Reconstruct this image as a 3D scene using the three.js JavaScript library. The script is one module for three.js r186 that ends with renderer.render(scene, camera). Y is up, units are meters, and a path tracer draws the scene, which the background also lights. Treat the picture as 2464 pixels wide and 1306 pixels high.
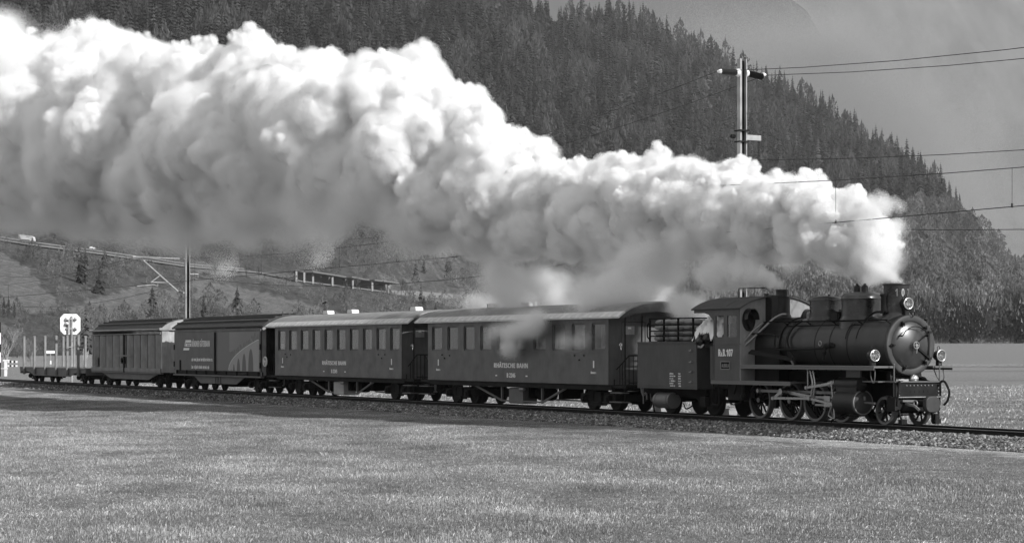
import * as THREE from 'three';
import { mergeGeometries } from 'three/addons/utils/BufferGeometryUtils.js';
import { ImprovedNoise } from 'three/addons/math/ImprovedNoise.js';
import { MarchingCubes } from 'three/addons/objects/MarchingCubes.js';
import { FontLoader } from 'three/addons/loaders/FontLoader.js';
import { TextGeometry } from 'three/addons/geometries/TextGeometry.js';

// ------------------------------------------------------------ camera, sky, sun, exposure
const scene = new THREE.Scene();
const EYE = new THREE.Vector3(44.255, 1.89, 33.271);                     // x runs along the track (train heads for +x), z towards the photographer
const FWD = new THREE.Vector3(-0.884888, 0, -0.465805), RIGHT = new THREE.Vector3(0.465805, 0, -0.884888);
const camera = new THREE.PerspectiveCamera(2 * Math.atan(842 / 5000) * 180 / Math.PI, 2464 / 1684, 0.5, 20000);
camera.position.copy(EYE);
camera.up.set(0, 1, 0);
camera.lookAt(EYE.clone().add(FWD));
camera.setViewOffset(2464, 1684, 0, 0, 2464, 1306);                      // a level camera with the lens shifted up
camera.updateProjectionMatrix();

const renderer = new THREE.WebGLRenderer({ antialias: true });
renderer.setSize(1024, 542);
renderer.toneMapping = THREE.LinearToneMapping;
renderer.toneMappingExposure = 1.42;
renderer.shadowMap.enabled = true;

const SUN_EL = 27 * Math.PI / 180, SUN_AZ = 22 * Math.PI / 180;          // azimuth from +x towards -z
const SUN = new THREE.Vector3(Math.cos(SUN_EL) * Math.cos(SUN_AZ), Math.sin(SUN_EL), -Math.cos(SUN_EL) * Math.sin(SUN_AZ));
{
  const W = 256, H = 128, data = new Float32Array(W * H * 4), v = new THREE.Vector3();
  for (let r = 0; r < H; r++) for (let c = 0; c < W; c++) {
    const up = ((r + 0.5) / H - 0.5) * Math.PI, a = ((c + 0.5) / W - 0.5) * 2 * Math.PI;
    v.set(Math.cos(a) * Math.cos(up), Math.sin(up), Math.sin(a) * Math.cos(up));
    const near = Math.max(0, v.dot(SUN)), L = 0.44 - 0.08 * Math.max(0, v.y) + 0.16 * Math.pow(near, 6);
    data.set([L, L, L, 1], (r * W + c) * 4);
  }
  const sky = new THREE.DataTexture(data, W, H, THREE.RGBAFormat, THREE.FloatType);
  sky.mapping = THREE.EquirectangularReflectionMapping; sky.magFilter = THREE.LinearFilter; sky.needsUpdate = true;
  scene.background = sky; scene.environment = sky; scene.environmentIntensity = 1;
}
const sun = new THREE.DirectionalLight(0xffffff, 4.8);
sun.name = 'sun';
sun.position.copy(SUN).multiplyScalar(300); sun.castShadow = true;
Object.assign(sun.shadow.camera, { left: -120, right: 120, top: 120, bottom: -120, near: 1, far: 900 });
sun.shadow.mapSize.set(4096, 4096);
scene.add(sun, sun.target);
scene.fog = new THREE.FogExp2(0xf2f2f2, 0.000062);

// ------------------------------------------------------------ helpers
function rng(seed) { let s = seed >>> 0; return () => { s = (s + 0x6d2b79f5) | 0; let t = Math.imul(s ^ (s >>> 15), 1 | s); t = (t + Math.imul(t ^ (t >>> 7), 61 | t)) ^ t; return ((t ^ (t >>> 14)) >>> 0) / 4294967296; }; }
const perlin = new ImprovedNoise(), noise = (x, y, z) => perlin.noise(x, y, z);
const fbm = (x, y, z, o = 4) => { let s = 0, a = 0.5; for (let i = 0; i < o; i++) { s += a * noise(x, y, z); x *= 2.03; y *= 2.03; z *= 2.03; a *= 0.5; } return s; };
const V = (x, y, z) => new THREE.Vector3(x, y, z);
const lerp = THREE.MathUtils.lerp, clamp = THREE.MathUtils.clamp, sstep = (x, a, b) => THREE.MathUtils.smoothstep(x, a, b);
const curve1 = (pts) => (x) => { if (x <= pts[0][0]) return pts[0][1]; for (let i = 1; i < pts.length; i++) if (x <= pts[i][0]) { const [a, b] = pts[i - 1], [c, d] = pts[i]; return b + (d - b) * (x - a) / (c - a); } return pts[pts.length - 1][1]; };
// a point at a bearing (column of a 2464-wide panorama) and a distance from where the photographer stands
const bearing = (px, depth, y) => { const t = (px - 1232) / 5000; return V(EYE.x + depth * (FWD.x + t * RIGHT.x), y, EYE.z + depth * (FWD.z + t * RIGHT.z)); };
const highAt = (py, depth) => EYE.y + (842 - py) * depth / 5000;

const usedNames = new Map();
function numbered(name) { const n = usedNames.get(name) || 0; usedNames.set(name, n + 1); return n ? name + '_' + String(n).padStart(3, '0') : name; }
function tag(o, label, category, group, kind) { o.userData = {}; if (label) o.userData.label = label; if (category) o.userData.category = category; if (group) o.userData.group = group; if (kind) o.userData.kind = kind; return o; }
function thing(name, label, category, pos = [0, 0, 0], group) {
  const o = new THREE.Group(); o.name = numbered(name); o.position.set(...pos); scene.add(o);
  return tag(o, label, category, group);
}
function copyOf(src, label, pos, group) {
  const o = src.clone(); o.name = numbered(src.name.replace(/_\d{3}$/, '')); scene.add(o); o.position.set(...pos);
  tag(o, label, src.userData.category, group || src.userData.group); return o;
}
function sub(name, parent, pos = [0, 0, 0]) { const o = new THREE.Group(); o.name = name; o.position.set(...pos); parent.add(o); return o; }

// collects shapes and joins them into one named mesh; uv are metres on the plane each face looks along
class Kit {
  constructor() { this.list = []; }
  add(g, m) {
    if (m) g.applyMatrix4(m);
    let h = g.index ? g.toNonIndexed() : g;
    for (const k of Object.keys(h.attributes)) if (!['position', 'normal', 'uv'].includes(k)) h.deleteAttribute(k);
    const p = h.attributes.position, uv = new Float32Array(p.count * 2), a = V(), b = V(), c = V(), n = V();
    if (!this.keepUv || !h.attributes.uv) {
      for (let i = 0; i < p.count; i += 3) {
        a.fromBufferAttribute(p, i); b.fromBufferAttribute(p, i + 1); c.fromBufferAttribute(p, i + 2);
        n.copy(b).sub(a).cross(c.clone().sub(a));
        const ax = Math.abs(n.x), ay = Math.abs(n.y), az = Math.abs(n.z);
        [a, b, c].forEach((q, k) => { uv[(i + k) * 2] = ax > ay && ax > az ? q.z : q.x; uv[(i + k) * 2 + 1] = ay >= ax && ay >= az ? q.z : q.y; });
      }
      h.setAttribute('uv', new THREE.BufferAttribute(uv, 2));
    }
    this.list.push(h); return this;
  }
  box(x0, x1, y0, y1, z0, z1) { return this.add(new THREE.BoxGeometry(Math.abs(x1 - x0), Math.abs(y1 - y0), Math.abs(z1 - z0)).translate((x0 + x1) / 2, (y0 + y1) / 2, (z0 + z1) / 2)); }
  // box with chamfered long edges along x
  beam(x0, x1, y0, y1, z0, z1, r = 0.015) { return this.plateZY(shp([[z0 + r, y0], [z1 - r, y0], [z1, y0 + r], [z1, y1 - r], [z1 - r, y1], [z0 + r, y1], [z0, y1 - r], [z0, y0 + r]]), x0, x1 - x0); }
  cyl(a, b, r0, r1 = r0, n = 12, open = false) {
    const A = V(...a), B = V(...b), d = B.clone().sub(A), g = new THREE.CylinderGeometry(r1, r0, d.length(), n, 1, open);
    g.applyQuaternion(new THREE.Quaternion().setFromUnitVectors(V(0, 1, 0), d.normalize())); g.translate((A.x + B.x) / 2, (A.y + B.y) / 2, (A.z + B.z) / 2);
    return this.add(g);
  }
  bar(a, b, w, h) { // rectangular bar from a to b, w across, h high
    const A = V(...a), B = V(...b), d = B.clone().sub(A), len = d.length(), x = d.normalize(), z = Math.abs(x.y) > 0.95 ? V(0, 0, 1) : V().crossVectors(x, V(0, 1, 0)).normalize(), y = V().crossVectors(z, x);
    return this.add(new THREE.BoxGeometry(len, h, w), new THREE.Matrix4().makeBasis(x, y, z).setPosition(A.add(B).multiplyScalar(0.5)));
  }
  tube(pts, r, n = 6, seg, closed = false) { return this.add(new THREE.TubeGeometry(new THREE.CatmullRomCurve3(pts.map((p) => V(...p)), closed, 'catmullrom', 0.35), seg || Math.max(4, pts.length * 5), r, n, closed)); }
  lathe(profile, pos, axis = 'y', n = 24) {
    const g = new THREE.LatheGeometry(profile.map(([r, y]) => new THREE.Vector2(Math.max(r, 1e-4), y)), n);
    if (axis === 'x') g.rotateZ(-Math.PI / 2); if (axis === 'z') g.rotateX(Math.PI / 2);
    return this.add(g.translate(...pos));
  }
  ball(pos, r, n = 8, sx = 1, sy = 1, sz = 1) { return this.add(new THREE.SphereGeometry(r, n, n).scale(sx, sy, sz).translate(...pos)); }
  torus(pos, R, r, axis = 'z', n = 20, m = 6) { const g = new THREE.TorusGeometry(R, r, m, n); if (axis === 'x') g.rotateY(Math.PI / 2); if (axis === 'y') g.rotateX(Math.PI / 2); return this.add(g.translate(...pos)); }
  // a flat shape in the x-y plane, thickness along +z from z0
  plateXY(shape, z0, t) { return this.add(new THREE.ExtrudeGeometry(shape, { depth: t, bevelEnabled: false, curveSegments: 10 }).translate(0, 0, z0)); }
  // a flat shape drawn in (z, y), thickness along +x from x0
  plateZY(shape, x0, t) { const g = new THREE.ExtrudeGeometry(shape, { depth: t, bevelEnabled: false, curveSegments: 16 }); g.applyMatrix4(new THREE.Matrix4().set(0, 0, 1, x0, 0, 1, 0, 0, 1, 0, 0, 0, 0, 0, 0, 1)); flip(g); return this.add(g); }
  put(k) { this.list.push(...k.list); return this; }
  mesh(name, mat, parent, label) {
    const m = new THREE.Mesh(mergeGeometries(this.list), mat); m.name = name; m.castShadow = m.receiveShadow = true;
    if (label) m.userData = { label };
    parent.add(m); return m;
  }
}
function flip(g) { // mirrored matrices turn faces inside out: put the winding and the normals right again
  const h = g.index ? g.toNonIndexed() : g, p = h.attributes.position;
  for (const k of Object.keys(h.attributes)) { const a = h.attributes[k], s = a.itemSize; for (let i = 0; i < p.count; i += 3) for (let c = 0; c < s; c++) { const t = a.array[(i + 1) * s + c]; a.array[(i + 1) * s + c] = a.array[(i + 2) * s + c]; a.array[(i + 2) * s + c] = t; } }
  h.computeVertexNormals(); if (h !== g) { g.index = null; for (const k of Object.keys(h.attributes)) g.setAttribute(k, h.attributes[k]); } return g;
}
const kit = () => new Kit();
const shp = (pts) => { const s = new THREE.Shape(); pts.forEach(([x, y], i) => i ? s.lineTo(x, y) : s.moveTo(x, y)); s.closePath(); return s; };
const hole = (pts) => { const s = new THREE.Path(); pts.forEach(([x, y], i) => i ? s.lineTo(x, y) : s.moveTo(x, y)); s.closePath(); return s; };
const roundRect = (x0, y0, x1, y1, r, n = 4) => { const o = []; for (const [cx, cy, a] of [[x1 - r, y0 + r, -90], [x1 - r, y1 - r, 0], [x0 + r, y1 - r, 90], [x0 + r, y0 + r, 180]]) for (let i = 0; i <= n; i++) { const t = (a + 90 * i / n) * Math.PI / 180; o.push([cx + r * Math.cos(t), cy + r * Math.sin(t)]); } return o; };
const ellipse = (cx, cy, rx, ry, n = 28) => Array.from({ length: n }, (_, i) => [cx + rx * Math.cos(2 * Math.PI * i / n), cy + ry * Math.sin(2 * Math.PI * i / n)]);

// ------------------------------------------------------------ textures and materials (all grey: the photograph is black and white)
function texture(N, f, repeat = 1, srgb = true) {
  const d = new Uint8Array(N * N * 4);
  for (let y = 0; y < N; y++) for (let x = 0; x < N; x++) { const v = clamp(f(x / N, y / N), 0, 1) * 255; d.set([v, v, v, 255], (y * N + x) * 4); }
  const t = new THREE.DataTexture(d, N, N); t.wrapS = t.wrapT = THREE.RepeatWrapping; t.magFilter = THREE.LinearFilter; t.minFilter = THREE.LinearMipmapLinearFilter; t.generateMipmaps = true;
  if (srgb) t.colorSpace = THREE.SRGBColorSpace; t.repeat.set(repeat, repeat); t.needsUpdate = true; return t;
}
// noise that tiles over the unit square
const tile = (u, v, f, s, o = 4) => { const w = (a, b) => fbm(a * f + s, b * f, s * 0.37, o); const x = u, y = v; return (w(x, y) * (1 - x) * (1 - y) + w(x - 1, y) * x * (1 - y) + w(x, y - 1) * (1 - x) * y + w(x - 1, y - 1) * x * y) / Math.sqrt((x * x + (1 - x) ** 2) * (y * y + (1 - y) ** 2)); };
const rT = rng(5);
const paintMap = texture(512, (u, v) => 0.86 + 0.22 * tile(u, v, 5, 3) + 0.20 * tile(u, v * 0.25, 30, 9, 3) * (0.5 + tile(u, v, 3, 1)) + 0.05 * (rT() - 0.5), 0.33);
const roughMap = texture(256, (u, v) => 0.8 + 0.5 * tile(u, v, 6, 17), 0.5, false);
const sootMap = texture(512, (u, v) => 0.78 + 0.5 * tile(u, v, 4, 23, 5) + 0.10 * (rT() - 0.5), 0.6);
const grainBump = texture(256, (u, v) => 0.5 + 0.4 * tile(u, v, 24, 31) + 0.25 * (rT() - 0.5), 2, false);
const roofMap = texture(512, (u, v) => 0.90 + 0.2 * tile(u, v, 9, 41, 5) + 0.10 * (rT() - 0.5), 0.4);
function mat(g, rough = 0.6, o = {}) { const m = new THREE.MeshPhysicalMaterial({ color: new THREE.Color().setRGB(g, g, g), roughness: rough, ...o }); return m; }
const M = {
  coach: mat(0.09, 0.5, { map: paintMap, roughnessMap: roughMap }),
  coachEnd: mat(0.11, 0.55, { map: paintMap }),
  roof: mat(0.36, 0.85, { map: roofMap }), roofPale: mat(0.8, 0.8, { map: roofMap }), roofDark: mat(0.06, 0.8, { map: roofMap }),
  vent: mat(0.75, 0.5), dark: mat(0.01, 0.8, { map: sootMap, specularIntensity: 0.25 }), frame: mat(0.015, 0.7, { map: sootMap, specularIntensity: 0.4 }), domeLit: mat(0.045, 0.4, { map: sootMap, roughnessMap: roughMap }), black: mat(0.012, 0.5, { map: sootMap, roughnessMap: roughMap, specularIntensity: 0.6 }),  // domes: black paint made lighter, sunlight on them put into the colour
  boiler: mat(0.017, 0.48, { specularIntensity: 0.7, map: sootMap, roughnessMap: roughMap, clearcoat: 0.15, clearcoatRoughness: 0.35 }), door: mat(0.045, 0.34, { map: sootMap, clearcoat: 0.6, clearcoatRoughness: 0.18 }),
  ring: mat(0.045, 0.6, { map: sootMap }), cab: mat(0.07, 0.5, { map: paintMap }), tender: mat(0.062, 0.55, { map: paintMap }), cabFrontLit: mat(0.3, 0.6, { map: paintMap }),  // cab front: cab paint made paler, sunlight on that wall is in the colour
  steel: mat(0.3, 0.36, { metalness: 0.85, roughnessMap: roughMap }), dull: mat(0.25, 0.5, { metalness: 0.6 }), pipe: mat(0.1, 0.45), brass: mat(0.3, 0.4, { metalness: 0.9 }),
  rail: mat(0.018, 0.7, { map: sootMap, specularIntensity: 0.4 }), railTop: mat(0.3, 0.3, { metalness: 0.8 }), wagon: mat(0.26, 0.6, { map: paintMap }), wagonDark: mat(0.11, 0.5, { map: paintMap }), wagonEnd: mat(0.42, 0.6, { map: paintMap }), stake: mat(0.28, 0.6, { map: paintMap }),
  galv: mat(0.42, 0.5, { map: paintMap }), white: mat(0.78, 0.5), letter: mat(0.75, 0.6), letterWhite: mat(0.8, 0.6), insulator: mat(0.03, 0.25), wire: mat(0.015, 0.6), wood: mat(0.16, 0.8, { map: roofMap }),
  glass: new THREE.MeshPhysicalMaterial({ color: new THREE.Color().setRGB(0.62, 0.62, 0.62), roughness: 0.03, transmission: 1, thickness: 0, ior: 1.52, specularIntensity: 1 }),
  lens: mat(0.9, 0.18, { metalness: 1 }), chrome: mat(0.85, 0.2, { metalness: 1 }), concrete: mat(0.34, 0.9, { map: roofMap }), cloth: mat(0.05, 0.9),
};
const font = await new FontLoader().loadAsync('fonts/droid/droid_sans_bold.typeface.json');
// raised letters on a wall that faces +z
function letters(text, x, y, z, width, height, depth, name, material, parent) {
  const g = new TextGeometry(text, { font, size: 1, depth: 1, curveSegments: 3, bevelEnabled: false }); g.computeBoundingBox(); const b = g.boundingBox;
  g.translate(-b.min.x, -b.min.y, -b.min.z); g.scale(width / (b.max.x - b.min.x), height / (b.max.y - b.min.y), depth / (b.max.z - b.min.z)); g.translate(x, y, z);
  return kit().add(g).mesh(name, material, parent);
}
// ------------------------------------------------------------ the land: field, hillside, mountains
const depthOf = (x, z) => (x - EYE.x) * FWD.x + (z - EYE.z) * FWD.z;
const colOf = (x, z) => 1232 + 5000 * ((x - EYE.x) * RIGHT.x + (z - EYE.z) * RIGHT.z) / depthOf(x, z);
function fieldY(x, z) {
  const d = depthOf(x, z), und = 0.05 * noise(x * 0.11, 3.1, z * 0.11) + 0.03 * noise(x * 0.35, 7.7, z * 0.35);
  if (z > -1) return -0.37 - 0.3 * sstep(z, 2, 16) + und * sstep(z, 2.5, 8) + 0.02 * sstep(z, 1.9, 2.3) * (1 - sstep(z, 2.6, 5)) * (1 + noise(x * 0.8, 1.5, z));
  let y = -0.36 + und * sstep(-z, 2, 8) + 0.011 * Math.max(0, d - 292);
  const ditch = sstep(d, 272, 281) * (1 - sstep(d, 287, 290)) * sstep(colOf(x, z), 1500, 1800);   // the edge of the terrace across the far field
  y += 0.35 * sstep(d, 287, 292) * sstep(colOf(x, z), 1500, 1800) - 0.5 * ditch;
  return y;
}
function polarSheet(cols, depths, height, color) { // a sheet of ground laid out round the photographer's standpoint
  const g = new THREE.BufferGeometry(), n = cols.length, m = depths.length, p = new Float32Array(n * m * 3), uv = new Float32Array(n * m * 2), c = color ? new Float32Array(n * m * 3) : null, idx = [];
  for (let j = 0; j < m; j++) for (let i = 0; i < n; i++) {
    const k = j * n + i, w = bearing(cols[i], depths[j], 0); w.y = height(w.x, w.z); p.set([w.x, w.y, w.z], k * 3); uv.set([w.x, w.z], k * 2);
    if (c) { const v = color(w.x, w.z); c.set([v, v, v], k * 3); }
    if (i < n - 1 && j < m - 1) idx.push(k, k + 1, k + n, k + 1, k + n + 1, k + n);
  }
  g.setAttribute('position', new THREE.BufferAttribute(p, 3)); g.setAttribute('uv', new THREE.BufferAttribute(uv, 2)); if (c) g.setAttribute('color', new THREE.BufferAttribute(c, 3));
  g.setIndex(idx); g.computeVertexNormals(); return g;
}
function struct(name, geometry, material, label) { const m = new THREE.Mesh(geometry, material); m.name = name; m.receiveShadow = m.castShadow = true; m.userData = { kind: 'structure', label }; scene.add(m); return m; }
const range = (a, b, n) => Array.from({ length: n }, (_, i) => lerp(a, b, i / (n - 1)));
const rG = rng(77);
const turfMap = texture(1024, (u, v) => 0.74 + 0.30 * tile(u, v, 40, 2, 2) + 0.25 * tile(u, v, 9, 8, 3) + 0.35 * (rG() - 0.5), 0.22);
const turfBump = texture(512, (u, v) => 0.5 + 0.5 * tile(u, v, 60, 4, 2) + 0.3 * (rG() - 0.5), 0.5, false);
const turf = mat(0.34, 0.95, { map: turfMap, bumpMap: turfBump, bumpScale: 0.04, vertexColors: true, specularIntensity: 0.2 });
{
  const depths = []; for (let d = 3; d < 2400; d *= d < 25 ? 1.12 : d < 150 ? 1.012 : d < 262 ? 1.03 : d < 300 ? 1.006 : 1.05) depths.push(d);
  const cols = [-30000, -16000, -9000, -6000, -4000, -2500, ...range(-1600, 4000, 150), 5000, 7000, 10000, 17000, 30000];
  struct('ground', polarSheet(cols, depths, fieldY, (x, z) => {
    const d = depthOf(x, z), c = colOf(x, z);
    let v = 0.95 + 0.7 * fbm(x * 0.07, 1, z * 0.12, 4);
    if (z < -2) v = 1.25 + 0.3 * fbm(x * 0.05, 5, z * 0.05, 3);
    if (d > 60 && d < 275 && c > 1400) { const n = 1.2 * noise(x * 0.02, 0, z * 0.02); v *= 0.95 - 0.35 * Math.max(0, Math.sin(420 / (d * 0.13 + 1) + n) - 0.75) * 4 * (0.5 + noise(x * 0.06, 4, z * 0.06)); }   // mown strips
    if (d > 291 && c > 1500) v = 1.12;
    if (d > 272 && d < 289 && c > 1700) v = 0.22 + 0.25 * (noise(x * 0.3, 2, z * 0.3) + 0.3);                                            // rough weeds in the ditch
    if (z > 1.8 && z < 3.4 + noise(x * 0.3, 2, 0) && x > -9) v *= 1.9;                                                                         // dry pale grass along the ballast, sunlight on the strip also in its colour
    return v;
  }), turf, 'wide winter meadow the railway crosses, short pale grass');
}
// the wooded slope behind: foot and crest by bearing, rising slowly over the valley side, then steeply
const footD = curve1([[-2000, 180], [0, 215], [300, 250], [600, 330], [1000, 430], [1500, 600], [1900, 655], [2600, 655], [4000, 640]]);
const crestD = curve1([[-2000, 1350], [0, 1350], [800, 1500], [1430, 1950], [1900, 2150], [2250, 1900], [2330, 1850], [2464, 1750], [2700, 1700], [4000, 1650]]);
const crestY = curve1([[-2000, -520], [-400, -420], [0, -360], [400, -260], [800, -150], [1100, -60], [1250, 18], [1330, 52], [1430, 42], [1500, 48], [1560, 66], [1600, 86], [1680, 120], [1770, 170], [1830, 200], [1900, 222], [2000, 278], [2100, 338], [2200, 400], [2250, 440], [2300, 485], [2360, 545], [2400, 585], [2464, 640], [2600, 715], [2800, 760], [4000, 790]]);
const riseP = curve1([[0, 0.34], [600, 0.36], [1100, 0.42], [1600, 0.55], [2100, 0.62], [4000, 0.62]]);
function slope(px, u) { // u 0 at the foot, 1 on the crest, then down behind it
  const df = footD(px), dr = crestD(px), w0 = bearing(px, df, 0), yf = 842 - 5000 * (fieldY(w0.x, w0.z) - 0.25 - EYE.y) / df;
  if (u > 1) { const d = dr * (1 + (u - 1) * 0.9), w = bearing(px, d, 0); w.y = highAt(crestY(px), dr) - (u - 1) * dr * 0.55; return w; }
  const py = lerp(yf, crestY(px), u), d = df * Math.pow(dr / df, Math.pow(u, riseP(px)));
  const w = bearing(px, d, highAt(py, d));
  w.y += d * 0.004 * fbm(px * 0.006, u * 7, 1.3, 3) * sstep(u, 0.02, 0.1) * (1 - sstep(u, 0.85, 1));
  return w;
}
function slopeAt(px, py) { // the point of the slope seen at that height
  let a = 0, b = 1; for (let i = 0; i < 24; i++) { const u = (a + b) / 2, w = slope(px, u), y = 842 - 5000 * (w.y - EYE.y) / depthOf(w.x, w.z); if (y > py) a = u; else b = u; }
  return slope(px, (a + b) / 2);
}
// what grows where on the valley side: light meadow, bare scrub, or forest floor
const inPoly = (x, y, P) => { let r = false; for (let i = 0, j = P.length - 1; i < P.length; j = i++) { const [xi, yi] = P[i], [xj, yj] = P[j]; if ((yi > y) !== (yj > y) && x < (xj - xi) * (y - yi) / (yj - yi) + xi) r = !r; } return r; };
const MEADOWS = [
  [[-300, 560], [0, 608], [60, 640], [110, 700], [160, 745], [60, 752], [-300, 740]], [[150, 745], [210, 722], [330, 690], [460, 700], [440, 735], [300, 760], [180, 770]],
  [[455, 665], [520, 680], [640, 705], [760, 735], [830, 760], [700, 765], [560, 745], [470, 720]], [[940, 690], [1110, 704], [1400, 735], [1500, 770], [1200, 760], [1000, 720]],
  [[455, 628], [600, 648], [720, 664], [720, 690], [600, 668], [455, 652]], [[-300, 770], [0, 775], [60, 800], [-300, 815]],
];
const isMeadow = (x, y) => MEADOWS.some((P) => inPoly(x, y, P));
const slopeLand = mat(1, 0.95, { vertexColors: true, map: turfMap, specularIntensity: 0.1 });
{
  const cols = [...range(-2000, -120, 40), ...range(-100, 2560, 430), ...range(2600, 4000, 30)], us = [...range(0, 0.5, 150), ...range(0.505, 1, 60), 1.05, 1.2, 1.6];
  const n = cols.length, m = us.length, p = new Float32Array(n * m * 3), uv = new Float32Array(n * m * 2), c = new Float32Array(n * m * 3), idx = [];
  for (let j = 0; j < m; j++) for (let i = 0; i < n; i++) {
    const k = j * n + i, w = slope(cols[i], us[j]), d = depthOf(w.x, w.z), py = 842 - 5000 * (w.y - EYE.y) / d, px = cols[i];
    p.set([w.x, w.y, w.z], k * 3); uv.set([w.x * 0.15, (w.z + w.y) * 0.15], k * 2);
    let v = 0.045 + 0.04 * fbm(px * 0.03, py * 0.04, 5, 3);
    if (py > 560 && px < 1600) v = 0.125 + 0.08 * fbm(px * 0.03, py * 0.05, 2, 4) + 0.05 * noise(px * 0.2, py * 0.3, 1);
    if (isMeadow(px + 14 * noise(px * 0.05, py * 0.05, 9), py + 8 * noise(px * 0.05, py * 0.05, 4))) v = 0.22 + 0.07 * fbm(px * 0.04, py * 0.1, 8, 3);
    if (py > 600 && py < 700 && px > 880 && px < 1180) v = 0.14 + 0.22 * Math.max(0, noise((px - py * 0.7) * 0.16, py * 0.02, 3));                 // scree and bleached grass streaks
    if (px > 1600 && py > 500) v = 0.09 + 0.06 * fbm(px * 0.04, py * 0.05, 4, 3);
    if (px < 420 && py > 868) v = 0.33;
    v = Math.max(0.02, v); c.set([v, v, v], k * 3);
    if (i < n - 1 && j < m - 1) idx.push(k, k + 1, k + n, k + 1, k + n + 1, k + n);
  }
  const g = new THREE.BufferGeometry(); g.setAttribute('position', new THREE.BufferAttribute(p, 3)); g.setAttribute('uv', new THREE.BufferAttribute(uv, 2)); g.setAttribute('color', new THREE.BufferAttribute(c, 3)); g.setIndex(idx); g.computeVertexNormals();
  struct('hillside', g, slopeLand, 'steep valley side with meadows, scrub and forest behind the train');
}
// far mountains: rock, bare woods and old snow in the haze
function farRange(name, label, cols, dFoot, dTop, top, yFoot, tone, seed, rough) {
  const us = range(0, 1, 120), n = cols.length, m = us.length + 1, p = new Float32Array(n * m * 3), c = new Float32Array(n * m * 3), idx = [];
  for (let j = 0; j < m; j++) for (let i = 0; i < n; i++) {
    const k = j * n + i, px = cols[i], u = us[Math.min(j, us.length - 1)], d0 = lerp(dFoot, dTop, u), py = lerp(yFoot, top(px), u), q = fbm(px * 0.004 + seed, u * 2.2, seed, 5), gully = fbm((px + u * 260) * 0.012, u * 5, seed + 4, 5);
    const d = (d0 + (j === m - 1 ? 1500 : 0)) * (1 + rough * (0.6 * q + gully) * sstep(u, 0, 0.1)), w = bearing(px, d, j === m - 1 ? 0 : highAt(py, d0));
    p.set([w.x, w.y, w.z], k * 3); const v = clamp(tone * (1 + 1.7 * fbm((px + u * 500) * 0.011, u * 9, seed, 5) + 0.8 * fbm(px * 0.11, u * 60, seed + 2, 3)), 0.03, 0.5); c.set([v, v, v], k * 3);
    if (i < n - 1 && j < m - 1) idx.push(k, k + 1, k + n, k + 1, k + n + 1, k + n);
  }
  const g = new THREE.BufferGeometry(); g.setAttribute('position', new THREE.BufferAttribute(p, 3)); g.setAttribute('color', new THREE.BufferAttribute(c, 3)); g.setIndex(idx); g.computeVertexNormals();
  struct(name, g, mat(1, 0.95, { vertexColors: true, specularIntensity: 0 }), label);
}
farRange('far_mountain', 'grey hazy mountain face filling the upper right, beyond the forest', range(900, 3600, 260), 6200, 9500, curve1([[900, -500], [1500, -420], [2464, -330], [3600, -260]]), 845, 0.06, 3, 0.004);
farRange('mountain_spur', 'darker hazy ridge end at the top, in front of the hazy mountain face', range(1000, 2500, 200), 4800, 6000, curve1([[1000, -260], [1600, -120], [1850, -40], [1915, 5], [1945, 28], [1975, 85], [2010, 135], [2070, 240], [2160, 360], [2300, 520], [2500, 700]]), 845, 0.028, 11, 0.002);

// mist lying between the forest crest and the far mountain
{
  const w = rng(91), t = [], a = V(), u = V(), b = V(), g = () => (w() + w() + w() - 1.5) * 0.8;
  for (let i = 0; i < 60000; i++) { a.set(g(), g() * 0.7, g()); u.set(w() - 0.5, w() - 0.5, w() - 0.5).normalize(); b.set(w() - 0.5, w() - 0.5, w() - 0.5).cross(u).normalize(); for (const [p, q] of [[0, 0.6], [-0.5, -0.3], [0.5, -0.3]]) t.push(a.x + 0.0039 * (u.x * p + b.x * q), a.y + 0.0039 * (u.y * p + b.y * q), a.z + 0.0039 * (u.z * p + b.z * q)); }
  const geo = new THREE.BufferGeometry(); geo.setAttribute('position', new THREE.BufferAttribute(new Float32Array(t), 3)); geo.computeVertexNormals();
  const list = []; for (let i = 0; i < 64; i++) { const k = Math.pow(w(), 1.4), px = lerp(1965, 2330, k) + 80 * (w() - 0.5) - (i % 4 ? 0 : 260 * w()), py = lerp(105, 560, k) + 70 * (w() - 0.5), d = 4300 + 300 * w(); list.push([bearing(px, d, highAt(py, d)), 90 + 130 * w()]); }
  const m = new THREE.InstancedMesh(geo, new THREE.MeshPhysicalMaterial({ color: new THREE.Color().setRGB(0.38, 0.38, 0.38), roughness: 1, specularIntensity: 0, transmission: 0.5, thickness: 0 }), list.length), mx = new THREE.Matrix4();
  list.forEach(([p, s], i) => { mx.makeRotationY(w() * 6).scale(V(s * 1.5, s * 0.8, s)).setPosition(p); m.setMatrixAt(i, mx); });
  m.name = 'mist_cloud'; tag(m, 'thin mist lying behind the wooded crest at the upper right', null, null, 'stuff'); scene.add(m);
}
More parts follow.
